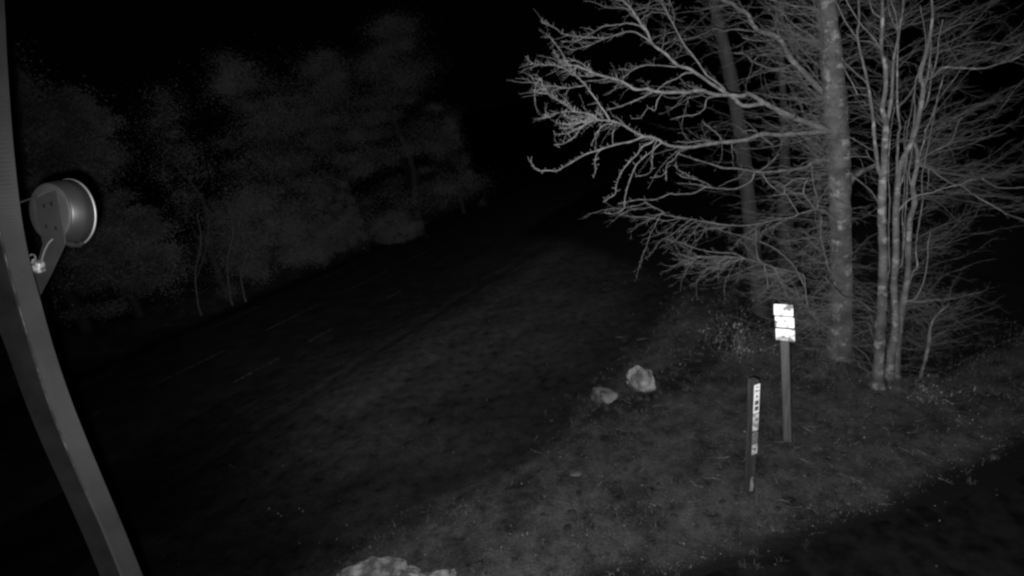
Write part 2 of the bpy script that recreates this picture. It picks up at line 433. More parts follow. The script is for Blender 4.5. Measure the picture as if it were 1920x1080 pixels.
def leaf_quads(P, z, size, tilt=.45):
    n = len(P); a = RNG.uniform(0, 6.28, n); s = RNG.uniform(.6, 1.3, n) * size
    d1 = np.c_[np.cos(a), np.sin(a), RNG.normal(0, tilt, n)] * s[:, None]; d2 = np.c_[-np.sin(a), np.cos(a), RNG.normal(0, tilt, n)] * (s * .62)[:, None]
    c = np.c_[P, z + .35 * s]
    curl = np.c_[0 * a, 0 * a, RNG.uniform(-.1, .35, n) * s]
    return np.stack([c - d1, c + d2 * .9 + curl, c + d1, c - d2 * .9 + curl], 1).reshape(-1, 3)
P = scatter(44000, -6, 13, 2.4, 16)
vd = sdist(P, VERGE); dd = sdist(P, SHADOW_EDGE)
tb = grd(1665, 728)[:2]
near = np.exp(-(np.linalg.norm(P - tb, axis=1) / 1.6) ** 2)
dens = (.10 + .25 * smooth(0, .3, fbm(P[:, 0], P[:, 1], .7) + .05)) * (.35 + .65 * smooth(-.4, .4, vd)) + .5 * near
dens = np.where(dd > 0, .03 + .3 * smooth(.02, .25, fbm(P[:, 0] + 3, P[:, 1], .6)), dens)
P = P[RNG.random(len(P)) < dens * .55]
z = height(P[:, 0], P[:, 1]); z = np.where(sdist(P, SHADOW_EDGE) > -.05, np.maximum(z, z * .35 + .1), z)
V = leaf_quads(P, z, .019)
mesh_obj('fallen_leaves', V, np.arange(len(V)).reshape(-1, 4), LITTER, smooth_shade=False, kind='stuff', label='small dead leaves scattered over verge and shaded corner', category='leaves')

clods = Bulk(); P = scatter(420, -1, 11.5, 3.0, 12); P = P[(sdist(P, VERGE) > -.5) & (sdist(P, SHADOW_EDGE) < .1)]
for p_ in P:
    k_ = 7; r_ = random.uniform(.02, .06) * (1.6 if random.random() < .15 else 1); z_ = h1(p_); an = np.arange(k_) * 2 * math.pi / k_; vv_ = []
    for f_, hh_ in ((1.0, -.01), (.85, .35), (.5, .62)):
        q_ = RNG.uniform(.75, 1.25, k_) * r_ * f_; vv_.append(np.c_[p_[0] + np.cos(an) * q_, p_[1] + np.sin(an) * q_ * .7, np.full(k_, z_ + hh_ * r_) + RNG.normal(0, .1 * r_, k_)])
    vv_.append(np.array([[p_[0], p_[1], z_ + .66 * r_]] * k_)); vv_ = np.concatenate(vv_)
    ff_ = np.array([[a_ * k_ + i_, a_ * k_ + (i_ + 1) % k_, (a_ + 1) * k_ + (i_ + 1) % k_, (a_ + 1) * k_ + i_] for a_ in range(3) for i_ in range(k_)]); clods.raw(vv_, ff_)
clods.build('soil_clods', mat('dark_soil', .003, .010, 6), kind='stuff', label='small dark clods of soil scattered over the verge', category='soil')
sticks = Bulk(); P = scatter(260, 0, 11, 3.2, 13); P = P[(sdist(P, VERGE) > -.6) & (sdist(P, SHADOW_EDGE) < 0)]
for p_ in P:
    a_ = random.uniform(0, 6.28); L_ = random.uniform(.06, .35); d_ = np.array([math.cos(a_), math.sin(a_)]); q_ = []
    for k_ in range(4):
        w_ = p_ + d_ * L_ * (k_ / 3 - .5) + RNG.normal(0, L_ * .06, 2); q_.append([w_[0], w_[1], h1(w_) + .012 + random.uniform(0, .02)])
    sticks.tube(q_, np.linspace(random.uniform(.004, .008), .002, 4), 4)
sticks.build('fallen_twigs', mat('fallen_twig_bark', .02, .10, 14), kind='stuff', label='short broken twigs lying on the verge', category='twigs')
tuft = Bulk(); P = scatter(900, 0, 12, 3, 14); P = P[(sdist(P, VERGE) > -.3) & (sdist(P, SHADOW_EDGE) < .2)]
for f_, r_, k_ in (((1573, 676), .42, 90), ((1655, 722), .38, 110), ((1690, 712), .3, 60), ((1477, 826), .12, 14), ((1405, 922), .12, 14), ((1200, 722), .36, 50), ((1130, 750), .3, 40)):
    P = np.vstack([P, grd(*f_)[:2] + RNG.normal(0, r_, (k_, 2))])
for p_ in P:
    n_ = random.randint(9, 26); z_ = h1(p_); a_ = RNG.uniform(0, 6.28, n_); L_ = RNG.uniform(.04, .13, n_) * random.uniform(.5, 1.2); o_ = RNG.normal(0, .025, (n_, 2))
    b_ = np.c_[p_ + o_, np.full(n_, z_ - .01)]; out = np.c_[np.cos(a_), np.sin(a_), 0 * a_]; w_ = np.c_[-np.sin(a_), np.cos(a_), 0 * a_] * .004
    m_ = b_ + out * (L_ * .35)[:, None] + np.c_[0 * a_, 0 * a_, L_ * .8]; t_ = b_ + out * (L_ * .9)[:, None] + np.c_[0 * a_, 0 * a_, L_ * .75]
    V = np.stack([b_ - w_, b_ + w_, m_ + w_ * .7, m_ - w_ * .7], 1).reshape(-1, 3); tuft.raw(V, np.arange(len(V)).reshape(-1, 4))
    V = np.stack([m_ - w_ * .7, m_ + w_ * .7, t_ + w_ * .1, t_ - w_ * .1], 1).reshape(-1, 3); tuft.raw(V, np.arange(len(V)).reshape(-1, 4))
tuft.build('grass_tufts', mat('tuft_grass', .006, .030, 1.4), sm=False, kind='stuff', label='small drooping grass tufts dotted over the verge', category='grass')

# ------------------------------------------------------------------ the bare trees on the right
CROPS = {1: (980, 0, 4.91), 2: (1270, 0, 4.91), 3: (980, 200, 4.91), 4: (1270, 200, 4.91), 5: (1560, 0, 4.0), 6: (1560, 250, 4.0), 7: (1240, 380, 4.0), 8: (1560, 480, 4.0)}
def C(c, *pts):
    x0, y0, s = CROPS[c]; return [(x0 + x / s, y0 + y / s) for x, y in pts]

class Tree:
    def __init__(s, name, base, label, group=None, twigmat=TWIG):
        s.root = thing(name, base, label, 'tree', group); s.base = base
        s.br = {}; s.twigs = Bulk(); s.tm = twigmat; s.objs = {}
    def trunk(s, key, px, Y, wpx, mat_, name='trunk', k=14, parent=None, lean=0.0, flare=True):
        # px runs bottom to top; Y is metres ahead (scalar or per point); wpx full widths in photo pixels
        Ys = np.broadcast_to(np.asarray(Y, float), (len(px),))
        pts = np.array([at(x, y, yy) for (x, y), yy in zip(px, Ys)])
        r = np.array([w * .5 * mpp(p) for w, p in zip(wpx, pts)])
        P_ = catmull(np.c_[pts, r], 5)
        if flare:
            gz = h1(P_[0]); P_ = P_[P_[:, 2] > gz + .16]; b0 = P_[0]
            add = [np.r_[b0[:2], gz + dz, b0[3] * k_] for dz, k_ in ((-.16, 1.75), (-.03, 1.45), (.05, 1.2), (.12, 1.08))]
            P_ = np.vstack(add + [P_])
        P3 = P_[:, :3]; R = P_[:, 3] * (1 + .05 * RNG.normal(0, 1, len(P_)))
        v, f = tube_geo(P3, R, k)
        ang = np.tile(np.arange(k), len(P3)) * 2 * math.pi / k
        c = np.repeat(P3, k, 0); v = c + (v - c) * (1 + .05 * np.sin(2 * ang + c[:, 2] * .8) + (.035 + .14 * np.exp(-np.maximum(c[:, 2] - c[0, 2], 0) / .16)) * np.sin(5 * ang - c[:, 2] * 1.1))[:, None]
        o = mesh_obj(name, v, f, mat_, s.root)
        s.br[key] = dict(p=P3, r=P_[:, 3], px=np.array([proj(q) for q in P3]), Y=P3[:, 1].copy(), obj=o)
        return o
    def limb(s, key, parent, px, dY, w0, w1, mat_=LIMB, name='branch', k=6, attach=True, as_limb=False, twig=None, spur=0):
        pb = s.br[parent]
        i = int(np.argmin(np.linalg.norm(pb['px'] - np.array(px[0]), axis=1)))
        Y0 = pb['Y'][i]
        q = [tuple(px[0])] + list(px[1:])
        gap = np.linalg.norm(pb['px'][i] - np.array(px[0]))
        if attach and gap > 1.5: q = [tuple(pb['px'][i])] + q
        q = np.array(q, float)
        L = np.r_[0, np.cumsum(np.linalg.norm(np.diff(q, axis=0), axis=1))]; L /= L[-1]
        pts4 = catmull(np.c_[q, L], 4)
        t = np.clip(pts4[:, 2], 0, 1); jig = RNG.normal(0, .5, (len(t), 2)) * (t[:, None] > .02)
        Ys = Y0 + dY * t ** 1.0 + .04 * np.cumsum(RNG.normal(0, .35, len(t))) * t
        pp = pts4[:, :2] + jig * .6
        P3 = np.array([at(x, y, yy) for (x, y), yy in zip(pp, Ys)])
        wp = (w0 + (w1 - w0) * t ** .7) * np.interp(max(w0, w1), [2, 5, 12], [.80, .74, .80])
        R = np.array([w * .5 * mpp(p) for w, p in zip(wp, P3)])
        R = R * (1 + .10 * RNG.normal(0, 1, len(R)).clip(-1.5, 1.5))
        v, f = tube_geo(P3, R, k)
        par = s.root if as_limb else pb.get('limbobj', None) or s.root
        o = mesh_obj('limb' if as_limb else name, v, f, mat_, par)
        lo = o if as_limb else pb.get('limbobj', None)
        s.br[key] = dict(p=P3, r=R, px=pp, Y=Ys, obj=o, limbobj=lo)
        if twig: s.side(key, **twig)
        if spur: s.spurs(key, spur)
        return o
    def side(s, key, step=.09, L=.35, t0=.15, up=.25, r=.0028, sub=3, flat=.5, pref=None):
        b = s.br[key]; p = b['p']; seg = np.linalg.norm(np.diff(p, axis=0), axis=1); cum = np.r_[0, np.cumsum(seg)]; tot = cum[-1]
        d = tot * t0; sgn = 1
        while d < tot:
            i = min(int(np.searchsorted(cum, d)) , len(p) - 1); i = max(i, 1)
            t = (d - cum[i - 1]) / (cum[i] - cum[i - 1] + 1e-9); o = p[i - 1] + (p[i] - p[i - 1]) * t
            tg = (p[i] - p[i - 1]); tg /= np.linalg.norm(tg) + 1e-9
            s.twig(o, tg, sgn, L * random.uniform(.35, 1.1) * (1 - .45 * d / tot), up, min(r, b['r'][i] * .7), sub, flat, pref)
            sgn = -sgn; d += step * random.uniform(.6, 1.5)
    def twig(s, o, tg, sgn, L, up, r, sub, flat, pref=None):
        side = np.cross(tg, [0, 0, 1.0]); side /= np.linalg.norm(side) + 1e-6
        a = math.radians(random.uniform(30, 62))
        d = tg * math.cos(a) + side * sgn * math.sin(a) + RNG.normal(0, .18, 3) + np.array([0, 0, random.gauss(0, flat * .4)])
        if pref is not None: d = d + np.asarray(pref) * .5
        d /= np.linalg.norm(d)
        n = 5; pts = [o]; dd = d.copy()
        for k in range(n):
            dd = dd + np.array([0, 0, up * .22]) + RNG.normal(0, .17, 3); dd /= np.linalg.norm(dd); pts.append(pts[-1] + dd * L / n)
        pts = np.array(pts); s.twigs.tube(pts, np.linspace(r, r * .5, n + 1), 3)
        if sub > 0 and L > .06:
            for k in range(sub):
                i = random.randint(1, n - 1); t2 = pts[i + 1] - pts[i]; t2 /= np.linalg.norm(t2)
                s.twig(pts[i], t2, 1 if k % 2 else -1, L * random.uniform(.25, .5), up, r * .7, 0, flat, pref)
    def spurs(s, key, step=.05, size=.035):   # the knobbly short shoots
        b = s.br[key]; p = b['p']; seg = np.linalg.norm(np.diff(p, axis=0), axis=1); cum = np.r_[0, np.cumsum(seg)]; d = cum[-1] * .2
        while d < cum[-1]:
            i = max(1, min(int(np.searchsorted(cum, d)), len(p) - 1)); t = (d - cum[i - 1]) / (seg[i - 1] + 1e-9)
            o = p[i - 1] + (p[i] - p[i - 1]) * t; tg = p[i] - p[i - 1]; tg = tg / (np.linalg.norm(tg) + 1e-9)
            dr = np.array([0, 0, 1.0]) * random.uniform(-.3, 1.2) + RNG.normal(0, .5, 3) + tg * .4; dr /= np.linalg.norm(dr)
            L = size * random.uniform(.6, 2.0); b2 = dr + np.array([0, 0, .5]); b2 /= np.linalg.norm(b2)
            s.twigs.tube([o, o + dr * L * .5, o + dr * L * .5 + b2 * L * .35, o + dr * L * .5 + b2 * L * .6], [.003, .0026, .0042, .0012], 4)
            d += step * random.uniform(.4, 1.6)
    def sprays(s, key, n, az, elv, Lr, t0=0.0, t1=1.0, r=.006, tw=None, droop=0.0, cnt=None):
        # slender branches leaving a stem: az/elv ranges in degrees (0 = to the right, 90 = away from the camera)
        b = s.br[key]; p = b['p']
        for _ in range(n):
            t = random.uniform(t0, t1) * (len(p) - 1); i = int(min(t, len(p) - 2)); o = p[i] + (p[i + 1] - p[i]) * (t - i)
            A = math.radians(random.uniform(*az)); E_ = math.radians(random.uniform(*elv)); L = random.uniform(*Lr)
            d = np.array([math.cos(A) * math.cos(E_), math.sin(A) * math.cos(E_), math.sin(E_)])
            m = 9; pts = [o]
            for k in range(m):
                d = d + np.array([0, 0, droop * .12]) + RNG.normal(0, .17, 3); d /= np.linalg.norm(d); pts.append(pts[-1] + d * L / m)
            pts = np.array(pts); rr = np.linspace(r, r * .35, m + 1) * random.uniform(.7, 1.2)
            s.twigs.tube(pts, rr, 4)
            k_ = '_s%d' % len(s.br); s.br[k_] = dict(p=pts, r=rr, px=np.zeros((m + 1, 2)) - 9999, Y=pts[:, 1])
            s.side(k_, **(tw or dict(step=.10, L=.32, up=.1, sub=2, r=.0026)))
    def finish(s):
        if s.twigs.n: s.twigs.build('twigs', s.tm, s.root, kind='stuff')

TW = dict(step=.08, L=.24, up=.35, sub=2, r=.0026)
TWS = dict(step=.07, L=.14, up=.4, sub=1, r=.0026)

g1 = grd(1573, 674); Y1 = g1[1]
t1 = Tree('beech_tree', g1, 'stout single trunk mottled with pale lichen, with long bare limbs reaching left')
t1.trunk('T', [(1572, 678), (1574, 640), (1576, 590), (1578, 520), (1576, 440), (1574, 360), (1571, 280), (1565, 190), (1558, 100), (1551, 20), (1545, -60), (1538, -200)], Y1, [52, 44, 40, 36, 36, 36, 38, 40, 37, 33, 30, 24], BARK, k=18)
# limb reaching upper left
t1.limb('L1', 'T', C(4, (1380, 215), (1210, 150), (1060, 95), (930, 45)) + C(2, (1080, 1075), (900, 1000), (800, 945), (720, 895), (650, 860), (600, 882), (480, 875), (360, 872), (300, 858), (240, 835), (160, 835), (100, 850), (0, 850)) + C(1, (1300, 850), (1200, 838), (1150, 820), (1040, 825), (980, 790), (900, 745), (800, 715), (700, 690), (600, 650), (500, 605), (430, 600)), -2.6, 15, 4.0, as_limb=True, k=8, twig=dict(TWS, t0=.55))
t1.limb('L1tip', 'L1', C(1, (470, 690), (400, 640), (290, 600), (150, 600), (80, 575), (20, 520)), -.3, 3.2, 1.4, twig=TWS, spur=.06)
t1.limb('L1b', 'L1', C(2, (800, 950), (720, 965), (640, 975), (570, 955), (520, 900), (440, 850), (300, 760), (200, 690), (100, 630), (0, 600)) + C(1, (1310, 490), (1200, 410), (1150, 300), (1090, 220), (1040, 140), (980, 60), (920, 0), (860, -80)), -1.2, 10, 4, twig=dict(TW, t0=.5), k=8)
t1.limb('b1', 'L1b', C(1, (1200, 410), (1120, 345), (1030, 295), (940, 295), (850, 325), (760, 350), (640, 348), (500, 335), (380, 315), (290, 250), (215, 225), (170, 190)), -.5, 4, 1.6, twig=dict(TWS, t0=.45), spur=.07)
t1.limb('b2', 'L1b', C(1, (1120, 270), (1070, 235), (980, 215), (900, 225), (740, 245), (650, 300), (560, 345), (480, 380), (350, 380)), -.3, 3.6, 1.5, twig=TWS)
t1.limb('b3', 'b1', C(1, (760, 350), (650, 400), (560, 435), (450, 460)), -.2, 2.2, 1.2, twig=TWS)
t1.limb('b4', 'L1b', C(1, (1410, 615), (1240, 600), (1110, 605), (1000, 655), (920, 725)), -.4, 3, 1.4, twig=dict(TW, step=.05, t0=.4))
t1.limb('b4b', 'b4', C(1, (1100, 605), (1000, 640), (880, 640)), -.2, 2.2, 1.2, twig=dict(TWS, step=.05))
t1.limb('b5', 'L1b', C(2, (440, 830), (380, 770), (270, 690), (180, 560), (70, 420), (20, 330)) + C(1, (1360, 170), (1300, 50), (1280, 0), (1250, -60)), .6, 4.5, 2.6, twig=TW)
t1.limb('d1', 'L1b', C(2, (200, 690), (140, 670), (60, 680), (0, 720)) + C(1, (1330, 760), (1260, 810), (1225, 840)), -.2, 4, 2.4, twig=dict(TWS, step=.12))
t1.limb('d2', 'L1', C(1, (1200, 840), (1100, 900), (1000, 940), (880, 985), (770, 1015)), -.3, 4, 1.8, twig=dict(TW, step=.05, L=.2))
t1.limb('d2b', 'L1', C(1, (1290, 850), (1240, 930), (1220, 1015), (1150, 995), (1090, 1080), (1000, 1095)), .1, 2.4, 1.2, twig=TWS)
t1.limb('d3', 'L1', C(2, (440, 875), (330, 890), (265, 920), (255, 990), (180, 1050), (60, 1068), (-60, 1100)), .2, 3.2, 1.4, twig=TW)
t1.limb('d5', 'L1', C(1, (800, 715), (700, 740), (600, 745)), -.1, 2, 1.2, twig=dict(TWS, step=.05))
for i, q in enumerate([[(640, 660), (560, 600), (490, 560), (430, 540)], [(420, 600), (330, 540), (290, 480)], [(700, 690), (600, 700), (480, 690)]]):
    t1.limb('l1s%d' % i, 'L1', C(1, *q), -.2, 2, 1.1, twig=dict(TWS, step=.045), spur=.04)
# middle limb
t1.limb('L2', 'T', C(4, (1400, 232), (1300, 235), (1060, 247), (950, 260), (780, 252), (700, 280), (600, 310), (400, 330), (250, 352), (130, 373), (0, 370)) + C(3, (1330, 350), (1240, 300), (1180, 278), (1110, 272), (1000, 215), (900, 155), (800, 130), (700, 122), (640, 75), (540, 55), (450, 30)) + C(1, (400, 965), (320, 920), (250, 880), (190, 790), (170, 720)), -2.9, 14, 1.8, as_limb=True, k=8, twig=dict(TWS, t0=.45), spur=.06)
t1.limb('X', 'L2', C(3, (800, 125), (770, 70)) + C(1, (740, 1010), (700, 950), (620, 840), (560, 760), (480, 690), (430, 600), (380, 520), (300, 400), (240, 330)), -.2, 4.4, 1.6, twig=TWS, spur=.06)
t1.limb('d6', 'X', C(1, (570, 785), (420, 810), (300, 795), (210, 790)), -.2, 2.6, 1.3, twig=TWS, spur=.07)
t1.limb('e1', 'L2', C(3, (1110, 275), (1000, 320), (850, 350), (720, 395), (600, 430), (480, 495), (380, 555), (310, 590), (220, 588), (130, 580), (60, 490)), -.6, 5.2, 2.0, spur=.03)
t1.limb('e2', 'L2', C(3, (1200, 320), (1100, 370), (1060, 430), (980, 510), (910, 600), (870, 700), (850, 800), (800, 840), (740, 880)), -.5, 4.0, 1.6, spur=.03, twig=dict(TWS, step=.2, L=.08))
t1.limb('e3', 'L2', C(3, (1230, 370), (1190, 410), (1100, 480), (1040, 550), (1000, 640), (960, 750), (940, 860), (930, 940), (840, 985), (750, 975)), -.6, 4.0, 1.4, spur=.09)
t1.limb('e4', 'L2', C(3, (1205, 380), (1190, 490), (1190, 570), (1150, 620), (1040, 645)), -.3, 2.6, 1.4, spur=.06)
t1.limb('e5', 'e1', C(3, (720, 395), (680, 440), (665, 530), (670, 590), (650, 650)), -.2, 2.4, 1.6, spur=.035)
t1.limb('e6', 'L2', C(3, (840, 150), (750, 170), (690, 230), (660, 300), (625, 355)), -.2, 2.6, 1.4, spur=.04)
t1.limb('e7', 'L2', C(3, (855, 160), (830, 250), (828, 340)), -.1, 2, 1.2)
t1.limb('e8', 'L2', C(3, (700, 122), (600, 150), (530, 200), (490, 265), (420, 320), (360, 345), (290, 350)), -.3, 3.4, 1.6, spur=.06)
t1.limb('e9', 'e8', C(3, (560, 175), (480, 215), (380, 250), (285, 250)), -.2, 2.4, 1.5, spur=.05)
t1.limb('e10', 'L2', C(3, (680, 130), (560, 140), (430, 165), (310, 155)), -.3, 2.6, 1.5, spur=.05, twig=dict(TWS, step=.05))
t1.limb('e11', 'L2', C(3, (540, 55), (380, 45), (290, 75), (240, 100), (185, 80)), -.2, 2.4, 1.3, spur=.06)
t1.limb('e12', 'L2', C(4, (130, 373), (30, 410), (0, 440)) + C(3, (1390, 490), (1325, 540), (1325, 680)), -.3, 2.6, 1.4, spur=.1)
t1.limb('e13', 'e12', C(3, (1325, 600), (1270, 640), (1175, 655)), -.1, 2, 1.2, spur=.07)
t1.limb('e14', 'L2', C(4, (880, 350), (790, 290), (730, 230), (660, 160), (610, 125)), -.7, 3.6, 2, attach=False)
t1.limb('e15', 'e14', C(4, (720, 225), (650, 218), (590, 240)), -.1, 2.6, 1.6)
for i, q in enumerate([[(600, 150), (480, 120), (400, 90), (370, 60)], [(640, 100), (520, 150), (440, 190), (340, 200)], [(700, 120), (560, 100), (450, 120)], [(740, 120), (700, 60), (690, 30)]]):
    t1.limb('l2s%d' % i, 'L2', C(3, *q), -.3, 2.4, 1.3, twig=dict(TWS, step=.04, L=.1), spur=.03)
t1.limb('e16', 'L2', C(4, (330, 335), (240, 310), (100, 330), (0, 320)), -.4, 2.6, 1.4, twig=dict(TWS, step=.05))
t1.limb('e17', 'L2', C(4, (410, 310), (360, 240), (270, 170), (230, 130)), .3, 2.6, 1.4, twig=TW)
t1.limb('e18', 'L2', C(4, (500, 340), (505, 420), (515, 480)), .2, 2, 1.2, twig=TWS)
# lower limb
t1.limb('L3', 'T', C(4, (1430, 500), (1320, 492), (1240, 520), (1190, 555), (1060, 580), (900, 597), (740, 600), (600, 575), (420, 565), (350, 540), (240, 510), (120, 470), (0, 430)), -.8, 11, 2, as_limb=True, mat_=STEM, twig=TW, k=8)
t1.limb('f0', 'L3', C(4, (715, 595), (700, 640), (670, 690), (540, 755), (420, 755), (300, 745), (250, 745), (150, 795), (0, 810)) + C(3, (1350, 805), (1220, 855), (1080, 855), (950, 880), (880, 890)), -1.2, 4.0, 1.8, twig=dict(TWS, t0=.3))
t1.limb('f1', 'f0', C(4, (310, 745), (270, 705), (200, 680), (100, 630), (0, 575), (-15, 520)), -.4, 3.2, 1.6, spur=.04)
t1.limb('f2', 'f0', C(4, (290, 742), (150, 715), (0, 705)), -.2, 2.4, 1.4, twig=TWS)
t1.limb('f3', 'f1', C(4, (180, 670), (60, 650), (15, 625)), -.1, 2.2, 1.4, spur=.05)
t1.limb('f5', 'L3', C(4, (620, 580), (560, 655), (470, 690), (380, 740)), .2, 2.2, 1.2, twig=TWS)
t1.limb('f6', 'L3', C(4, (760, 590), (840, 530), (900, 470), (930, 440)), -.4, 2.6, 1.4, twig=TW)
t1.limb('f7', 'L3', C(4, (780, 600), (830, 690), (900, 760), (960, 790)), -.4, 2.6, 1.4, twig=TW)
# antler-like branch left of the trunk
t1.limb('L4', 'T', C(4, (1440, 1030), (1390, 985), (1350, 962), (1270, 938), (1200, 850), (1165, 790), (1170, 720), (1210, 650)), -.9, 7, 3, as_limb=True, k=8)
t1.limb('h1', 'L4', C(4, (1170, 805), (1100, 795), (980, 805), (870, 825)), -.2, 4, 2, twig=TWS)
t1.limb('h2', 'h1', C(4, (985, 800), (985, 735), (940, 700), (880, 685)), -.1, 3, 1.8)
t1.limb('h3', 'h2', C(4, (985, 735), (1060, 680), (1110, 662), (1180, 662)), -.1, 3, 2)
t1.limb('h4', 'h1', C(4, (1005, 805), (1060, 900), (1110, 980)), -.1, 2.2, 1.4)
t1.limb('h5', 'L4', C(4, (1290, 938), (1290, 850), (1260, 740), (1240, 600), (1235, 520)), .2, 3.4, 1.8, twig=TWS)
t1.limb('h6', 'h5', C(4, (1295, 870), (1360, 780), (1424, 660)), .2, 2.6, 1.6)
t1.limb('L4b', 'L4', C(4, (1280, 945), (1130, 985), (1060, 1015)) + C(7, (880, 125), (780, 145), (680, 168), (500, 170), (380, 150), (250, 130), (130, 110), (0, 85)) + C(3, (1300, 975), (1200, 920), (1130, 880)), -1.6, 4.2, 1.5, twig=dict(TW, pref=(-.6, -.2, -.35)))
# low branches sweeping left
t1.limb('L6', 'T', C(7, (1300, 945), (1250, 930), (1190, 895), (1150, 840), (1100, 770), (1080, 640), (1065, 545), (970, 512), (850, 490), (770, 458), (640, 425), (560, 410), (400, 405), (200, 412)), -1.7, 5, 1.5, as_limb=True, twig=dict(TW, t0=.35, pref=(-.6, 0, -.1)))
t1.limb('m1', 'L6', C(7, (640, 425), (540, 380), (430, 375), (280, 350), (120, 290)), -.3, 2.4, 1.2, twig=TW)
t1.limb('m2', 'L6', C(7, (770, 460), (790, 560), (800, 650)), -.2, 2.4, 1.4)
t1.limb('m3', 'L6', C(7, (745, 450), (730, 420), (712, 340), (710, 200)), -.1, 2.4, 1.4, twig=TWS)
t1.limb('m4', 'L6', C(7, (850, 490), (880, 560), (930, 660), (950, 720)), .1, 2.4, 1.2, twig=TWS)
t1.limb('m5', 'L6', C(7, (1080, 640), (1040, 560), (1000, 480), (900, 380), (760, 300), (560, 240), (420, 200)), .6, 3, 1.2, twig=dict(TW, pref=(-.6, 0, 0)))
t1.limb('m6', 'T', C(7, (1330, 1000), (1220, 960), (1140, 850), (1050, 740), (1000, 620)), .3, 3, 1.4, twig=TW)
t1.limb('m7', 'T', C(7, (1300, 530), (1255, 500), (1230, 400), (1200, 270), (1195, 170), (1205, 100)), -.35, 4.6, 2.6, twig=dict(TWS, step=.2))
# upper limb behind
t1.limb('U', 'T', C(2, (1380, 880), (1330, 840), (1250, 760), (1150, 650), (1060, 560), (1000, 460), (960, 380), (880, 320), (760, 290), (690, 220), (650, 130), (560, 80), (500, 30), (430, 0), (360, -60)), .9, 15, 7, mat_=STEM, as_limb=True, k=8, twig=dict(TW, t0=.3))
t1.limb('u1', 'U', C(2, (780, 290), (680, 285), (520, 270), (430, 285), (350, 265), (250, 310), (140, 350), (0, 370)) + C(1, (1370, 420), (1300, 470)), -1.0, 3.6, 1.6, twig=TWS)
t1.limb('u2', 'T', C(2, (1370, 420), (1310, 395), (1230, 330), (1150, 280), (1050, 210), (980, 130), (900, 60)), -.3, 5, 2, twig=TW, mat_=STEM)
t1.limb('u3', 'T', C(2, (1360, 415), (1290, 410), (1200, 370), (1100, 320), (1020, 285), (900, 265), (800, 230)), -.8, 3.4, 1.4, twig=TW)
t1.limb('u4', 'T', C(2, (1380, 110), (1330, 100), (1200, 70), (1050, 50), (900, 10), (800, -20)), .2, 5, 2.4, twig=TW, mat_=STEM)
t1.limb('u5', 'T', C(2, (1370, 380), (1150, 360), (960, 360), (840, 370), (720, 375), (600, 345)), -.7, 3, 1.4, twig=TW)
t1.limb('u6', 'U', C(2, (960, 430), (900, 460), (860, 490), (760, 510), (700, 560)), -.3, 3, 1.8, twig=TWS)
t1.limb('u7', 'T', C(2, (1400, 905), (1280, 910), (1150, 905), (950, 905), (800, 870)), -.9, 3, 1.4, twig=TW)
t1.limb('u8', 'U', C(2, (1080, 585), (980, 625), (860, 630), (760, 600), (680, 560), (630, 500), (520, 490)), -.2, 3, 1.8, twig=TW)
t1.limb('u9', 'U', C(2, (1200, 730), (1150, 760), (1080, 760), (970, 745)), -.4, 2.4, 1.4, twig=TW)
t1.limb('stub', 'T', C(6, (90, 440), (130, 380), (200, 300), (330, 235)), .25, 16, 8, mat_=STEM, as_limb=True, k=8)
t1.limb('v1', 'T', C(5, (60, 440), (20, 330), (-60, 260), (-120, 200)), -.3, 3, 1.6, twig=TW)
# hazy fans of thin twigs
t1.sprays('T', 80, (150, 235), (-18, 25), (1.0, 2.2), .15, .55, droop=.1, r=.005, tw=dict(step=.09, L=.34, up=0, sub=3, r=.0024, pref=(-.7, 0, -.1)))
t1.sprays('T', 110, (140, 240), (-5, 40), (.9, 2.2), .5, .95, droop=.2, r=.005, tw=dict(step=.09, L=.32, up=.1, sub=3, r=.0024, pref=(-.5, 0, .1)))
t1.sprays('T', 36, (-70, 60), (-10, 40), (.6, 1.3), .25, .95, r=.004, tw=dict(step=.09, L=.28, up=.1, sub=2, r=.0022))
t1.sprays('L2', 16, (160, 260), (-30, 30), (.4, .9), .15, .55, r=.004, tw=TWS)
t1.sprays('L1', 16, (160, 260), (-30, 40), (.4, .9), .15, .6, r=.004, tw=TWS)
t1.sprays('U', 44, (120, 240), (-20, 50), (.5, 1.4), .15, 1, r=.0045, tw=TW)
t1.sprays('L6', 50, (165, 225), (-20, 20), (.6, 1.4), .35, 1, r=.004, tw=dict(step=.08, L=.3, up=0, sub=3, r=.0022, pref=(-.7, 0, -.1)))
t1.sprays('L4b', 22, (165, 225), (-35, 5), (.5, 1.1), .2, 1, r=.004, tw=dict(step=.08, L=.3, up=0, sub=3, r=.0022, pref=(-.7, 0, -.3)))
for k_, n_ in (('L1tip', 10), ('b1', 14), ('b2', 10), ('X', 16), ('e8', 8), ('e10', 10), ('e11', 8), ('d6', 8), ('b3', 6)):
    t1.sprays(k_, n_, (110, 260), (-25, 50), (.10, .26), .25, 1, r=.0034, tw=dict(step=.04, L=.09, up=.4, sub=1, r=.0028))
t1.sprays('L1', 26, (110, 260), (-25, 50), (.15, .5), .6, 1, r=.0034, tw=dict(step=.04, L=.10, up=.4, sub=1, r=.0028))
t1.sprays('L2', 30, (110, 260), (-35, 50), (.15, .5), .6, 1, r=.0034, tw=dict(step=.04, L=.10, up=.4, sub=1, r=.0028))
t1.sprays('b5', 16, (100, 300), (-10, 60), (.4, 1.0), .4, 1, r=.004, tw=TW)
t1.sprays('L1b', 14, (0, 180), (10, 70), (.4, 1.0), .5, 1, r=.004, tw=TW)
t1.sprays('T', 70, (110, 320), (-25, 20), (.6, 2.0), .04, .32, r=.0045, droop=-.1, tw=dict(step=.08, L=.36, up=0, sub=3, r=.0024, pref=(-.6, 0, -.2)))
t1.sprays('m6', 26, (120, 260), (-20, 40), (.5, 1.2), .1, 1, r=.004, tw=dict(step=.08, L=.3, up=0, sub=3, r=.0024))
t1.finish()

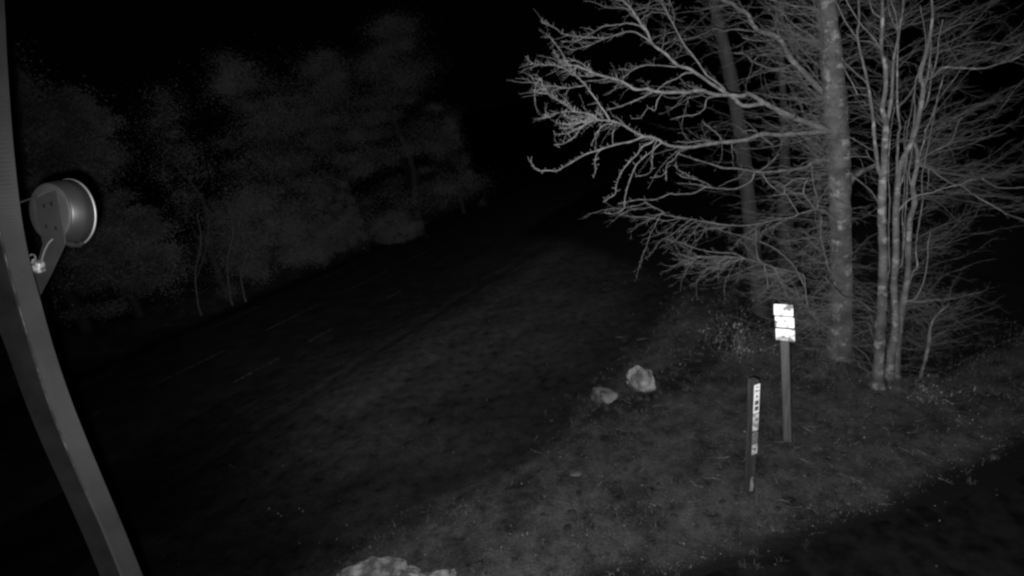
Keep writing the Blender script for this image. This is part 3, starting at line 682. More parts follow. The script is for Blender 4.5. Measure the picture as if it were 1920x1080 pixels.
# many-stemmed tree
g2 = grd(1652, 722); Y2 = g2[1]
t2 = Tree('many_stemmed_tree', g2, 'bare tree with a cluster of slender upright stems fanning out from one foot', twigmat=TWIGR)
t2.trunk('S1', C(8, (342, 965), (345, 900), (352, 780), (362, 600), (375, 400), (380, 200), (385, 20)) + C(6, (385, 900), (376, 700), (375, 500), (380, 350), (392, 250), (395, 120), (402, 0)) + C(5, (405, 930), (390, 870), (378, 800), (400, 680), (400, 500), (370, 380), (375, 230), (380, 100), (375, 0), (370, -80)), Y2, [26, 23, 20, 19, 17, 15, 14.5, 14, 13.5, 13, 12.5, 11.5, 11, 10.5, 10, 9, 8, 7.5, 7, 7, 6.5, 6, 5, 4], BARK, name='stem', k=12)
t2.limb('S1a', 'S1', C(6, (375, 330), (345, 250), (330, 130), (315, 0)) + C(5, (310, 900), (290, 760), (270, 640), (240, 500), (210, 380), (190, 250), (205, 160), (200, 40), (205, -60)), .25, 9.5, 4, mat_=STEM, name='stem', k=8, as_limb=False)
t2.limb('S1c', 'S1', C(5, (400, 960), (425, 880), (450, 700), (455, 560), (465, 420), (495, 300), (510, 200), (530, 80), (535, 0), (540, -70)), .3, 9.5, 4.5, mat_=STEM, name='stem', k=8)
Yb = Y2 + .25
t2.trunk('S2', C(8, (425, 930), (435, 850), (450, 700), (480, 520), (470, 330), (465, 200), (480, 30)) + C(6, (480, 800), (480, 600), (490, 450), (502, 300), (530, 195), (580, 100), (620, 0)) + C(5, (640, 930), (665, 800), (685, 650), (662, 570), (690, 450), (730, 300), (745, 200), (755, 100), (750, 40), (745, -60)), Yb, [20, 17, 15, 14, 12, 11, 11, 11, 10.5, 10, 10, 9, 8.5, 8, 8, 8, 7.5, 7, 6.5, 6, 5, 4.5, 4, 3.5], STEM, name='stem', k=10)
t2.limb('S2b', 'S2', C(6, (492, 400), (490, 280), (490, 150), (500, 0)) + C(5, (510, 960), (495, 850), (490, 700), (490, 500), (495, 300), (480, 120), (440, 0)), -.1, 7, 3.5, mat_=STEM, name='stem', k=8)
t2.trunk('S3', C(8, (470, 900), (480, 760), (500, 560), (520, 420), (545, 300), (568, 150), (575, 10)) + C(6, (575, 850), (585, 650), (620, 520), (605, 400), (635, 260), (640, 150), (600, 20)) + C(5, (610, 980), (625, 800)), Yb + .12, [20, 17, 14, 13, 11, 9.5, 9, 9, 9, 9, 8, 7, 6, 5, 4, 3], STEM, name='stem', k=10)
t2.limb('S3b', 'S3', C(6, (600, 395), (575, 300), (598, 150), (605, 0)) + C(5, (640, 850), (700, 800), (740, 640), (745, 480)), .2, 5.5, 3, mat_=STEM, name='stem', k=8)
t2.limb('S3c', 'S3', C(6, (640, 240), (665, 140), (690, 60), (700, 0)) + C(5, (700, 980), (740, 900), (780, 780), (850, 680), (940, 560), (980, 480)), .3, 5, 2, mat_=STEM)
for i_, (par_, px_, w_) in enumerate([('S2', C(6, (520, 1000), (535, 800), (528, 600), (545, 420), (540, 250)) + C(5, (560, 1000), (590, 850), (612, 700)), 4),
        ('S1', C(8, (395, 300), (425, 120)) + C(6, (432, 1000), (425, 760), (432, 500), (424, 300)) + C(5, (440, 980), (470, 800)), 3.6),
        ('S3', C(6, (560, 960), (545, 760), (552, 560), (566, 380), (548, 180)) + C(5, (540, 1000), (560, 900)), 3.6),
        ('S3', C(8, (560, 250), (610, 120)) + C(6, (640, 1000), (628, 840), (660, 640), (680, 500), (672, 330), (700, 200)) + C(5, (760, 900), (800, 700), (840, 560)), 4.2),
        ('S2', C(6, (500, 420), (545, 290), (560, 180)) + C(5, (600, 1000), (622, 860), (618, 720), (640, 560), (700, 400), (690, 200), (660, 40)), 4.6)]):
    t2.limb('W%d' % i_, par_, px_, random.uniform(-.3, .5), w_, 1.8, mat_=STEM, name='stem', twig=dict(step=.12, L=.25, up=.2, sub=2, r=.0024))
TR = dict(step=.10, L=.30, up=.1, sub=2, r=.0024)
for key, par, px, dY, a_, b_ in [
    ('R1', 'S3', C(6, (660, 205), (750, 140), (860, 90), (950, 60), (1100, 40), (1200, 15)), .3, 5.5, 2),
    ('R1b', 'R1', C(6, (780, 130), (880, 70), (920, 0)) + C(5, (935, 950), (970, 880)), .2, 4, 2),
    ('R2', 'S3', C(6, (640, 225), (690, 230), (800, 285), (950, 310), (1100, 330), (1250, 330)), .6, 8, 3),
    ('R2b', 'S3', C(6, (640, 235), (740, 270), (820, 330), (910, 385), (970, 390), (1050, 450), (1160, 520), (1270, 580), (1310, 605), (1440, 650), (1500, 700)), -.6, 5, 2.4),
    ('R3', 'S2', C(6, (500, 590), (515, 560), (570, 505), (650, 465), (760, 440), (860, 405), (960, 385), (1020, 355), (1090, 345)), -.5, 4.2, 2),
    ('R4', 'R2', C(6, (1130, 340), (1200, 385), (1270, 410), (1440, 405), (1500, 400)), -.2, 3.6, 2),
    ('R5', 'R2', C(6, (1240, 330), (1280, 310), (1340, 260), (1440, 240)), .1, 3, 1.6),
    ('R6', 'S2b', C(5, (500, 800), (520, 780), (580, 710), (620, 640), (630, 590)), .3, 5.5, 4),
    ('R6b', 'S2', C(5, (660, 605), (750, 580), (830, 510), (950, 510), (1120, 515), (1250, 480), (1350, 450), (1440, 405), (1500, 380)), -.4, 6, 2.2),
    ('R7', 'S2', C(5, (745, 270), (830, 240), (930, 190), (1050, 170)), .1, 3, 1.5),
    ('R8', 'S2', C(5, (700, 640), (720, 560), (740, 400), (745, 300)), .3, 4, 3),
    ('R9', 'R8', C(5, (730, 590), (760, 540), (790, 420), (800, 300), (830, 150)), .4, 4, 2.4),
    ('R10', 'S3', C(8, (560, 335), (620, 320), (670, 240), (700, 140), (720, 0)) + C(6, (720, 830), (740, 740)), -.2, 4, 1.8),
    ('R11', 'S3', C(8, (560, 340), (640, 345), (760, 330), (880, 325), (1000, 295), (1110, 270)), -.3, 3, 1.4),
    ('R12', 'R2b', C(6, (722, 262), (725, 340), (715, 430)), -.2, 1.8, 1.2),
    ('Q1', 'S1', C(6, (360, 540), (340, 510), (290, 430), (220, 370), (160, 320), (120, 270)), -.5, 4, 2.4),
    ('Q2', 'S1a', C(6, (340, 225), (315, 210), (280, 180), (255, 125)), -.3, 3, 1.8),
    ('Q3', 'S1a', C(6, (320, 130), (250, 100), (190, 60), (130, 25)), -.4, 3, 1.8),
    ('Q4', 'Q2', C(6, (275, 180), (200, 172), (130, 177)), -.1, 2.6, 1.6),
    ('Q5', 'S1a', C(5, (290, 790), (250, 780), (230, 760), (100, 770)), -.4, 4, 1.8),
    ('Q6', 'S1a', C(5, (285, 740), (260, 715), (190, 710), (60, 735)), -.4, 3.6, 1.8),
    ('Q7', 'S1a', C(5, (272, 665), (250, 660), (150, 655), (30, 630)), -.4, 3.4, 1.6),
    ('Q8', 'S1a', C(5, (255, 620), (240, 600), (180, 550), (110, 480), (70, 430)), -.3, 3.6, 1.8),
    ('Q8b', 'Q6', C(5, (190, 710), (150, 620), (115, 560), (80, 490)), -.1, 3, 1.6),
    ('Q9', 'S1a', C(5, (190, 310), (150, 280), (100, 250)), -.2, 3, 1.6),
    ('Q10', 'S1', C(5, (376, 135), (350, 125), (310, 90), (275, 0)), .1, 3.4, 2),
    ('Q11', 'S1', C(5, (365, 370), (340, 340), (270, 310), (210, 310)), -.2, 3.6, 2),
    ('Q12', 'S1', C(5, (350, 340), (300, 270), (210, 170), (120, 30), (90, -40)), -.2, 4, 2),
    ('Q13', 'S1a', C(5, (190, 290), (160, 250), (90, 140), (30, 10)), -.2, 4, 2),
    ('Q14', 'S1c', C(5, (500, 230), (450, 150), (430, 80), (420, 0)), .1, 3.4, 2),
    ('Q15', 'S1', C(8, (365, 440), (300, 410), (275, 390), (230, 350), (150, 325), (90, 305), (40, 265), (0, 215)) + C(7, (1230, 560)), -1.0, 5, 2.2),
    ('Q16', 'S1', C(8, (345, 640), (300, 590), (290, 530), (255, 492), (160, 505)), -.6, 3.4, 1.6),
    ('Q17', 'S1', C(8, (330, 870), (260, 750), (210, 710), (150, 660)), -.4, 3, 1.6),
    ('Q18', 'S1', C(8, (325, 900), (215, 830), (180, 780), (60, 785), (-20, 815)), -.5, 3.4, 1.8)]:
    t2.limb(key, par, px, dY, a_, b_, mat_=LIMB if key[0] == 'Q' else STEM if a_ > 4.5 else TWIG, twig=TR if key[0] == 'R' else dict(TWS, step=.14))
TRR = dict(step=.085, L=.40, up=0.05, sub=3, r=.0026, pref=(.7, .1, .05))
t2.sprays('S3', 46, (-35, 45), (-15, 25), (.8, 2.0), .1, .9, r=.005, tw=TRR, droop=.1)
t2.sprays('S2', 40, (-35, 50), (0, 40), (.8, 2.1), .35, .95, r=.005, tw=TRR, droop=.15)
t2.sprays('R2', 22, (-40, 50), (-25, 20), (.5, 1.4), .2, 1, r=.0045, tw=TRR)
t2.sprays('R2b', 14, (-30, 50), (-20, 15), (.5, 1.3), .1, .8, r=.0045, tw=TRR)
t2.sprays('R6b', 14, (-20, 60), (0, 50), (.5, 1.5), .2, .9, r=.0045, tw=TRR)
t2.sprays('S1c', 48, (-40, 220), (5, 60), (.4, 1.2), .3, 1, r=.004, tw=TR)
t2.sprays('S1', 64, (-60, 240), (0, 55), (.4, 1.2), .35, 1, r=.004, tw=TR)
t2.sprays('S3', 50, (-60, 200), (-25, 25), (.6, 1.7), .04, .4, r=.0045, tw=TRR)
t2.sprays('S1', 10, (-30, 60), (-20, 30), (.4, 1.0), .05, .35, r=.004, tw=TR)
t2.finish()

# trunks standing farther back
def back_tree(px, Y, w, label, ns=30, az=(120, 260)):
    p0 = at(*px[0], Y); b = np.array([p0[0], p0[1], h1(p0)])
    t = Tree('background_tree', b, label, 'bare trees standing behind', twigmat=TWIGR)
    pts = [np.array([b[0], b[1], b[2]])]
    t.trunk('T', px, Y, w, FARBARK, k=12)
    # carry the trunk down to the ground
    lo = t.br['T']['p'][0]
    t.sprays('T', ns, az, (-20, 45), (.8, 2.4), .1, 1, r=.007, tw=dict(step=.12, L=.35, up=.1, sub=2, r=.003))
    t.finish(); return t
back_tree([(1424, 570), (1416, 500), (1408, 420), (1398, 330), (1388, 250), (1375, 170), (1358, 90), (1342, 20), (1325, -60)], 13.0, [30, 29, 27, 25, 25, 25, 24, 22, 20], 'leaning dim trunk behind the long left limbs of the stout tree')
back_tree([(1478, 600), (1476, 540), (1474, 470), (1472, 400), (1472, 330), (1470, 240), (1466, 120), (1462, -40)], 14.5, [31, 30, 29, 28, 20, 14, 10, 8], 'dim upright trunk behind the sign with three white panels', ns=36)
back_tree([(1546, 620), (1543, 540), (1540, 460), (1536, 380), (1534, 280), (1530, 150), (1528, -20)], 15.5, [13, 13, 12, 11, 9, 8, 7], 'thin dim trunk close to the left side of the stout tree', ns=26)

# slender sapling on the right
gs = grd(1722, 712)
ts = Tree('sapling', gs, 'thin leaning sapling right of the cluster of slender stems', twigmat=TWIGR)
ts.trunk('T', C(8, (655, 920), (700, 780), (728, 640), (735, 560), (760, 480), (810, 420), (880, 360)), gs[1], [6, 6, 7, 5, 4, 3, 2], STEM, k=8)
ts.sprays('T', 34, (-60, 90), (-10, 45), (.4, 1.1), .2, 1, r=.004, tw=dict(step=.08, L=.28, up=.1, sub=3, r=.0024))
ts.sprays('T', 14, (90, 240), (0, 50), (.3, .7), .2, .9, r=.004, tw=TR)
ts.finish()

# bramble by the sign, with some leaves still on
def bush(name, base, label, rx, h, nst, nleaf, leafsize, lm, sm=TWIGR):
    t = thing(name, base, label, 'bush'); st = Bulk(); pts = []
    for _ in range(nst):
        a = random.uniform(0, 6.28); e = random.uniform(.5, 1.3); L = h * random.uniform(.6, 1.25)
        d = np.array([math.cos(a) * math.cos(e), math.sin(a) * math.cos(e), math.sin(e)]) ; p = [np.array(base) + np.array([random.gauss(0, rx * .25), random.gauss(0, rx * .25), -.05])]
        for k in range(7):
            d = d + RNG.normal(0, .14, 3) + np.array([0, 0, -.10]); d /= np.linalg.norm(d); p.append(p[-1] + d * L / 7 * np.array([rx / h * 1.3, rx / h * 1.3, 1]))
        p = np.array(p); st.tube(p, np.linspace(.007, .002, 8), 3); pts.append(p[2:])
    st.build('stems', sm, t, kind='stuff')
    pts = np.concatenate(pts); c = pts[RNG.integers(0, len(pts), nleaf)] + RNG.normal(0, .05 + rx * .05, (nleaf, 3))
    V = leaf_quads(c[:, :2], c[:, 2], leafsize, .8)
    mesh_obj('leaves', V, np.arange(len(V)).reshape(-1, 4), lm, t, False, kind='stuff')
    return t
LEAFB = mat('bramble_leaves', .025, .085, 3)
bush('bramble_bush', grd(1388, 668), 'low bramble with small pale leaves left of the three panel sign', .5, 1.35, 34, 300, .026, LEAFB)
bush('bramble_bush', grd(1340, 640), 'sparse leafy scrub between the bramble and the dark lay-by', .45, .8, 20, 110, .022, LEAFB)
bush('bramble_bush', grd(1735, 745), 'tangle of small pale leaves at the foot of the sapling', .45, .35, 16, 150, .022, LEAFB)

# ------------------------------------------------------------------ signposts
UPV = np.array([0, 0, 1.0])
def yawv(deg): a = math.radians(deg); return np.array([math.cos(a), math.sin(a), 0]), np.array([-math.sin(a), math.cos(a), 0])
gsn = grd(1477, 826); top = at(1470, 566, gsn[1])
sign = thing('sign_post', gsn, 'taller timber post carrying three stacked white panels, right of the short marker post', 'sign')
axis_ = top - gsn; HL = np.linalg.norm(axis_); az_ = axis_ / HL
SY = -38
ax_, _ = yawv(SY); ax_ = ax_ - az_ * (ax_ @ az_); ax_ /= np.linalg.norm(ax_); ay_ = np.cross(az_, ax_)
m_ = mpp((gsn + top) / 2)
mb = MB(); mb.box(gsn + az_ * (HL * .5 - .12), ax_, ay_, az_, 7.2 * m_, 5.5 * m_, HL * .5 + .10, .012); mb.build('post', TIMBER, sign)
PW = .5 * 33 * mpp(top)
for k, (y0, y1, xc) in enumerate(((568, 588.6, 1470.3), (591, 610.6, 1472.6), (613.8, 635, 1473.6))):
    c = (at(xc, (y0 + y1) / 2, gsn[1])); c = c - ay_ * (5.5 * m_ + .012)
    hz = .5 * np.linalg.norm(at(xc, y0, gsn[1]) - at(xc, y1, gsn[1]))
    mb = MB(); mb.box(c, ax_, ay_, az_, PW, .008, hz, .004)
    o = mb.build('panel', PANEL, sign, label='white panel with grey worn patches')
    for sx in (-.82, .82):
        b2 = MB(); q = c - ay_ * .0095 + ax_ * PW * sx; n_ = 8
        b2.tube([q + ay_ * .002, q - ay_ * .002], [.006, .005], 8); b2.build('bolt', PLATEG, o)

gm = grd(1405, 922); topm = at(1413, 711, gm[1])
mk = thing('marker_post', gm, 'short dark square post with small white plates down one side', 'marker post')
axis_ = topm - gm; HM = np.linalg.norm(axis_); zm = axis_ / HM
xm, _ = yawv(18); xm = xm - zm * (xm @ zm); xm /= np.linalg.norm(xm); ym = np.cross(zm, xm)
mm = mpp((gm + topm) / 2)
hx_, hy_ = 7.2 * mm, 7.4 * mm
mb = MB(); mb.box(gm + zm * (HM * .5 - .12), xm, ym, zm, hx_, hy_, HM * .5 + .12, .008); mb.build('post', TIMBERD, mk)
fx = -ym; tanx = xm          # face looking at the camera, slightly to the right
def face_c(frac): return gm + zm * HM * frac + fx * (hy_ + .004)
def frac_of(y): return (922 - y) / 211.0
def glyph(o, c, w, h, mat_=INK):
    b = MB(); b.box(c + fx * .0045, tanx, fx, zm, w, .0015, h); b.build('printed_mark', mat_, o)
for k, (y0, y1, m3) in enumerate(((717, 767, PLATE), (769, 799, PLATEM), (802, 822, PLATEG), (824, 843, PLATEM))):
    f0, f1 = frac_of(y1), frac_of(y0); c = face_c((f0 + f1) / 2) + tanx * hx_ * .12; hz = HM * (f1 - f0) / 2
    mb = MB(); mb.box(c, tanx, fx, zm, hx_ * .88, .004, hz, .002)
    o = mb.build('plate', m3, mk)
    if k == 0:
        s_ = HM / 211.0
        glyph(o, c + zm * s_ * 21, 2.2 * s_, .8 * s_); glyph(o, c + zm * s_ * 14, 3.6 * s_, .8 * s_); glyph(o, c + zm * s_ * 14 + tanx * s_ * -2.6 + zm * .8 * s_, .8 * s_, 1.4 * s_)
        glyph(o, c + zm * s_ * 4.5, 1.8 * s_, 1.6 * s_)
        for dz in (-6.5, -16.5):
            glyph(o, c + zm * s_ * dz, 3.4 * s_, 3.6 * s_)
            b = MB(); b.box(c + zm * s_ * dz + fx * .0065, tanx, fx, zm, 1.6 * s_, .0012, 1.0 * s_); b.build('printed_mark', PLATEG, o)
    if k == 1:
        glyph(o, c - zm * s_ * 6, 3.2 * s_, 1.2 * s_, PLATEG); glyph(o, c + zm * s_ * 5 + tanx * s_, 2.5 * s_, 3 * s_, PLATEG)
    if k == 3:
        glyph(o, c + zm * s_ * .6, 3.4 * s_, .9 * s_); glyph(o, c - zm * s_ * 1.5, 1.3 * s_, 1.6 * s_)

b = MB(); c_ = face_c(.10) - tanx * hx_ * .35; pr = [(-.5, -.5), (.4, -.55), (.55, -.1), (.35, .3), (.42, .52), (-.1, .6), (-.45, .2)]
b.add([c_ - fx * .003 + tanx * hx_ * 1.1 * x_ + zm * .23 * y_ + fx * d_ for d_ in (0, .004) for x_, y_ in pr], [tuple(range(7, 14))] + [(i_, (i_ + 1) % 7, (i_ + 1) % 7 + 7, i_ + 7) for i_ in range(7)])
b.build('bare_wood_patch', mat('bare_wood', .05, .16, 8, stretch=(4, 4, 1)), mk, label='pale worn patch near the foot')

# ------------------------------------------------------------------ stones
from mathutils.noise import noise as noise3
def rock(px, py, wpx, hpx, label, m, seed, dpt=.9, facets=9, sub=4, sink=.2, name='boulder', cut=(.5, .85)):
    g = grd(px, py); r = random.Random(seed); s = mpp(g)
    import bmesh
    bm = bmesh.new(); bmesh.ops.create_icosphere(bm, subdivisions=sub, radius=1)
    planes = []
    for _ in range(facets):
        n_ = Vector((r.gauss(0, 1), r.gauss(0, 1), r.gauss(.2, .8))).normalized(); planes.append((n_, r.uniform(*cut)))
    for v in bm.verts:
        for n_, d in planes:
            e = v.co.dot(n_) - d
            if e > 0: v.co -= n_ * e * .96
        k = v.co * 2.2
        nv = noise3(v.co * 1.9 + Vector((seed, 0, 0))) * .16 + noise3(v.co * 4.7 + Vector((0, seed, 0))) * .08
        v.co *= 1 + nv + .03 * math.sin(k.x * 3 + seed) * math.sin(k.y * 2.7) + .04 * math.sin(k.z * 5 + k.x * 4 + seed) + r.uniform(-.012, .012)
    zs = [v.co.z for v in bm.verts]; xs = [v.co.x for v in bm.verts]
    W = wpx * s; H = hpx * s / .9
    for v in bm.verts:
        v.co.x *= W / (max(xs) - min(xs)); v.co.y *= W * dpt / 2; v.co.z *= H / (max(zs) - min(zs)) * (1 + sink)
    zm_ = min(v.co.z for v in bm.verts)
    for v in bm.verts: v.co.z -= zm_ + H * sink
    me = bpy.data.meshes.new(name); bm.to_mesh(me); bm.free(); me.materials.append(m)
    for p in me.polygons: p.use_smooth = False
    o = bpy.data.objects.new(name, me); COL.objects.link(o)
    o.location = g; o.rotation_euler = (0, 0, math.radians(-8))
    o['label'] = label; o['category'] = 'rock'
    return o
rock(1202, 724, 52, 40, 'upright pale boulder, the taller of the two stones left of the marker post', STONE, 17, sink=.5, cut=(.52, .9), facets=13)
rock(1132, 750, 50, 24, 'low rounded pale stone just left of the upright boulder', STONEM, 8, sink=.7, cut=(.42, .75), facets=14)
rock(1078, 888, 24, 5, 'small dull stone sunk into the grass in front of the two boulders', STONE2, 21, sub=3, sink=.6)
big = rock(700, 1103, 165, 46, 'large cracked white rock cut off by the bottom edge of the picture', STONEW, 36, sub=5, facets=14, dpt=.8, name='cracked_rock', cut=(.55, .85))
for a_ in ((770, 1099, 78, 36, 35), (826, 1094, 66, 22, 37), (655, 1108, 80, 40, 44)):
    c_ = rock(a_[0], a_[1], a_[2], a_[3], '', STONEW, a_[4], sub=4, facets=12, name='chunk', cut=(.50, .85))
    for k_ in ('label', 'category'): del c_[k_]
    bpy.context.view_layer.update(); mw = c_.matrix_world.copy(); c_.parent = big; c_.matrix_parent_inverse = big.matrix_world.inverted(); c_.matrix_world = mw

# ------------------------------------------------------------------ woodland beyond the road
def leaf_cloud(n, centers, radii, size, flat=.8):
    i = RNG.integers(0, len(centers), n)
    u = RNG.normal(0, 1, (n, 3)); u /= np.linalg.norm(u, axis=1)[:, None]
    c = np.asarray(centers)[i] + RNG.normal(0, .5, (n, 3)) * (1 + .5 * (RNG.random((n, 1)) < .15)) * np.asarray(radii)[i][:, None] * np.array([1, 1, flat])
    a = RNG.normal(0, 1, (n, 3)); a /= np.linalg.norm(a, axis=1)[:, None]; b = np.cross(a, RNG.normal(0, 1, (n, 3))); b /= np.linalg.norm(b, axis=1)[:, None]
    s = size * RNG.uniform(.6, 1.4, n)[:, None]
    return np.stack([c - a * s, c + b * s * .5, c + a * s, c - b * s * .5], 1).reshape(-1, 3)
def wood_tree(px, py, topy, wpx, label, kind='tree', lm=LEAF, nclump=60, nleaf=9000, size=.030, bot=.08, name='evergreen_tree', taper=.75, flat=.8, group='trees along the far side of the road'):
    g = grd(px, py); t = at(px, topy, g[1]); H = max(.6, t[2] - g[2]); W = wpx * mpp(g)
    root = thing(name, g, label, kind, group)
    mb = Bulk(); m = 9
    tp = np.array([g + np.array([.05 * H * math.sin(k * 1.1 + px) * k / m, .04 * H * math.cos(k * .9 + px) * k / m, H * .93 * k / m - .1]) for k in range(m + 1)])
    mb.tube(tp, np.linspace(.022 * H + .02, .012, m + 1), 8); mb.build('trunk', FARBARK, root)
    cs, rr = [], []; br = Bulk()
    for k in range(nclump):
        f = bot + (1 - bot) * (RNG.random() ** .85); a = random.uniform(0, 6.28)
        prof = (1 - f) ** taper * 1.05 + .10 if taper else math.sqrt(max(.05, 1 - (2 * f - 1) ** 2))
        R = W * .5 * prof * random.uniform(.35, 1.0)
        i = min(int(f * m), m - 1); o = tp[i] + (tp[i + 1] - tp[i]) * (f * m - i)
        c = o + np.array([math.cos(a) * R, math.sin(a) * R, random.uniform(-.04, .10) * H])
        c[2] = max(c[2], g[2] + .12 * H * bot)
        cs.append(c); rr.append(W * random.uniform(.07, .19 if taper else .14))
        br.tube([o - np.array([0, 0, .03 * H]), (o + c) / 2 + np.array([0, 0, .02 * H]), c], [.03, .018, .006], 4)
    br.build('branches', FARBARK, root, kind='stuff')
    V = leaf_cloud(int(nleaf * 6), cs, rr, size, flat)
    mesh_obj('crown', V, np.arange(len(V)).reshape(-1, 4), lm, root, False, kind='stuff')
    return root
wood_tree(165, 622, 40, 330, 'tall broad evergreen behind the round lamp at the far left', nclump=150, nleaf=20000, lm=LEAFN, flat=.45, taper=.55, size=.045)
wood_tree(262, 590, 150, 190, 'dense evergreen just right of the round lamp', nclump=110, nleaf=15000, lm=LEAFN, flat=.45, taper=.5, size=.045)
wood_tree(430, 560, 150, 200, 'thin-crowned tree standing between the lamp and the pale bush', nclump=34, nleaf=2200, lm=LEAFD)
wood_tree(560, 500, 90, 250, 'tall evergreen rising behind the large pale bush', nclump=80, nleaf=9500, lm=LEAFD, flat=.5)
wood_tree(670, 455, 80, 220, 'dim evergreen between the pale bush and the tallest crown on the right', nclump=60, nleaf=8000, lm=LEAFD, flat=.5)
wood_tree(790, 430, 20, 240, 'tallest crown at the right end of the far trees', nclump=80, nleaf=11000, lm=LEAFD, flat=.45)
wood_tree(870, 400, 200, 120, 'last dim tree where the road fades into the dark', nclump=40, nleaf=2500, lm=LEAFD)
for a_ in [(520, 512, 362, 200, 'large pale round bush at the middle of the far roadside', 9000), (640, 462, 330, 90, 'pale bush between the evergreens, higher than the round bush', 3800), (655, 470, 400, 70, 'low pale bush at the foot of the dim evergreen', 2500), (745, 452, 398, 100, 'pale round bush near the far end of the road', 3500), (590, 492, 420, 110, 'low ragged bush on the right shoulder of the large pale bush', 3600)]:
    wood_tree(a_[0], a_[1], a_[2], a_[3], a_[4], 'bush', LEAF2, 46, a_[5], .036, .05, 'roadside_bush', 0, group='bushes along the far side of the road')
for px, py, ty, lab in ((432, 560, 380, 'pale slender sapling with a forked stem beside the large pale bush'), (372, 575, 400, 'thin crooked sapling nearer the lamp'), (458, 556, 440, 'shortest bare sapling left of the large pale bush')):
    g = grd(px, py); st = Tree('roadside_sapling', g, lab, 'bare saplings across the road', twigmat=LIMB)
    st.trunk('T', [(px, py), (px - 6, py - (py - ty) * .35), (px + 5, py - (py - ty) * .7), (px - 3, ty)], g[1] - .6, [3.4, 3, 2.2, 1.4], LIMB, k=6)
    st.limb('a', 'T', [(px - 4, py - (py - ty) * .3), (px + 14, py - (py - ty) * .6), (px + 20, py - (py - ty) * .95)], -.2, 2.2, 1.2, as_limb=True)
    st.sprays('T', 10, (0, 360), (20, 60), (.6, 1.4), .3, 1, r=.008, tw=dict(step=.2, L=.4, sub=1, r=.005)); st.finish()

# ------------------------------------------------------------------ mast with the round lamp, close on the left
right_e = [(2, -60), (8, 0), (14, 120), (24, 260), (38, 390), (54, 480), (75, 560), (100, 650), (130, 740), (161, 820), (195, 902), (231, 988), (268, 1080), (300, 1160)]
left_e = [(-142, -60), (-136, 0), (-128, 120), (-114, 260), (-90, 390), (-60, 480), (-25, 565), (10, 650), (42, 740), (76, 825), (112, 905), (150, 990), (188, 1080), (222, 1160)]
ridge = [(-66, -60), (-60, 0), (-50, 120), (-33, 260), (-10, 390), (10, 480), (33, 565), (58, 650), (86, 740), (117, 822), (152, 903), (190, 987), (228, 1080), (260, 1160)]
MD = 2.7
gmst = atd(300, 1160, MD + .1)
mast = thing('curved_mast', (gmst[0], gmst[1], h1(gmst)), 'smooth grey curved mast down the left edge of the picture', 'mast')
v = []; n = len(right_e)
def dense(L): return catmull(np.array([[x, y, 0] for x, y in L]), 16)[:, :2]
Rr, Lr, Rg = dense(right_e), dense(left_e), dense(ridge)
for a_, b_, c_ in zip(Rr, Rg, Lr):
    p1 = atd(*a_, MD + .07); p2 = atd(*b_, MD); p3 = atd(*c_, MD + .0); p4 = p1 + (p3 - p2) + ROT @ np.array([0, 0, -.06])
    v += [p1, p2 + (p1 - p2) * .06, p2 + (p3 - p2) * .06, p3, p4]
nn = len(Rr); f = []
for i in range(nn - 1):
    for j in range(5):
        k = (j + 1) % 5; f.append((i * 5 + j, i * 5 + k, (i + 1) * 5 + k, (i + 1) * 5 + j))
mb = MB(); mb.add(v, f); post = mb.build('mast_body', STEEL, mast)
# carry the mast to the ground
end = [np.array(q) for q in v[-5:]]; dirn = (np.mean(v[-5:], 0) - np.mean(v[-10:-5], 0)); dirn /= np.linalg.norm(dirn)
mb = MB(); vv = []
cz = np.mean(v[-5:], 0)
for k in range(13):
    t = k / 12; L = (cz[2] + .2) * t; d = dirn * (1 - t) ** 2
    off = np.array([dirn[0] * min(L, 1.5) * .5, dirn[1] * min(L, 1.5) * .5, -L])
    vv += [q * 1.0 + off for q in end]
mb.add(vv, [(i * 5 + j, i * 5 + (j + 1) % 5, (i + 1) * 5 + (j + 1) % 5, (i + 1) * 5 + j) for i in range(12) for j in range(5)])
mb.build('mast_foot', STEEL, mast)
sp = [atd(x, y, MD - .003) for x, y in Rg]
mb = MB(); mb.tube(sp[60:-40], .0022, 5); mb.build('edge_strip', STEELHI, mast, label='thin bright highlight line along the corner')

# lamp
LD = 3.1
lc = atd(118, 402, LD); lamp_t = thing('round_floodlight', lc, 'round drum floodlight on a bracket fixed to the mast', 'floodlight')
camx, camy, camz = ROT @ np.array([1, 0, 0]), ROT @ np.array([0, 1, 0]), ROT @ np.array([0, 0, -1])
vd_ = ray(130, 400); vd_ /= np.linalg.norm(vd_); rt_ = np.cross(vd_, camy); rt_ /= np.linalg.norm(rt_)
axd = rt_ * .83 + camy * .05 + vd_ * .56; axd /= np.linalg.norm(axd)
sm_ = LD / FOC
Rd = 62 * sm_
def ring(c, d, r, k=48, tilt=None):
    a = np.cross(d, camy); a /= np.linalg.norm(a); b = np.cross(d, a); t = np.arange(k) * 2 * math.pi / k
    return c + r * (np.cos(t)[:, None] * a + np.sin(t)[:, None] * b)
def revolve(prof, d, c, name, m_, parent, k=48, cap0=True, cap1=True, **tg):
    v = np.concatenate([ring(c + d * z, d, r, k) for z, r in prof]); f = []
    for i in range(len(prof) - 1):
        for j in range(k): f.append((i * k + j, i * k + (j + 1) % k, (i + 1) * k + (j + 1) % k, (i + 1) * k + j))
    if cap0: f.append(tuple(range(k - 1, -1, -1)))
    if cap1: f.append(tuple(range((len(prof) - 1) * k, len(prof) * k)))
    return mesh_obj(name, v, f, m_, parent, True, **tg)
fc = atd(132, 399, LD)
drum = revolve([(-.106, Rd * .84), (-.098, Rd * .87), (-.05, Rd * .94), (0, Rd)], axd, fc, 'drum', LAMPBODY, lamp_t)
revolve([(-.115, Rd * .50), (-.1145, Rd * .78), (-.110, Rd * .835), (-.1062, Rd * .845)], axd, fc, 'back_cover', LITBACK, drum)
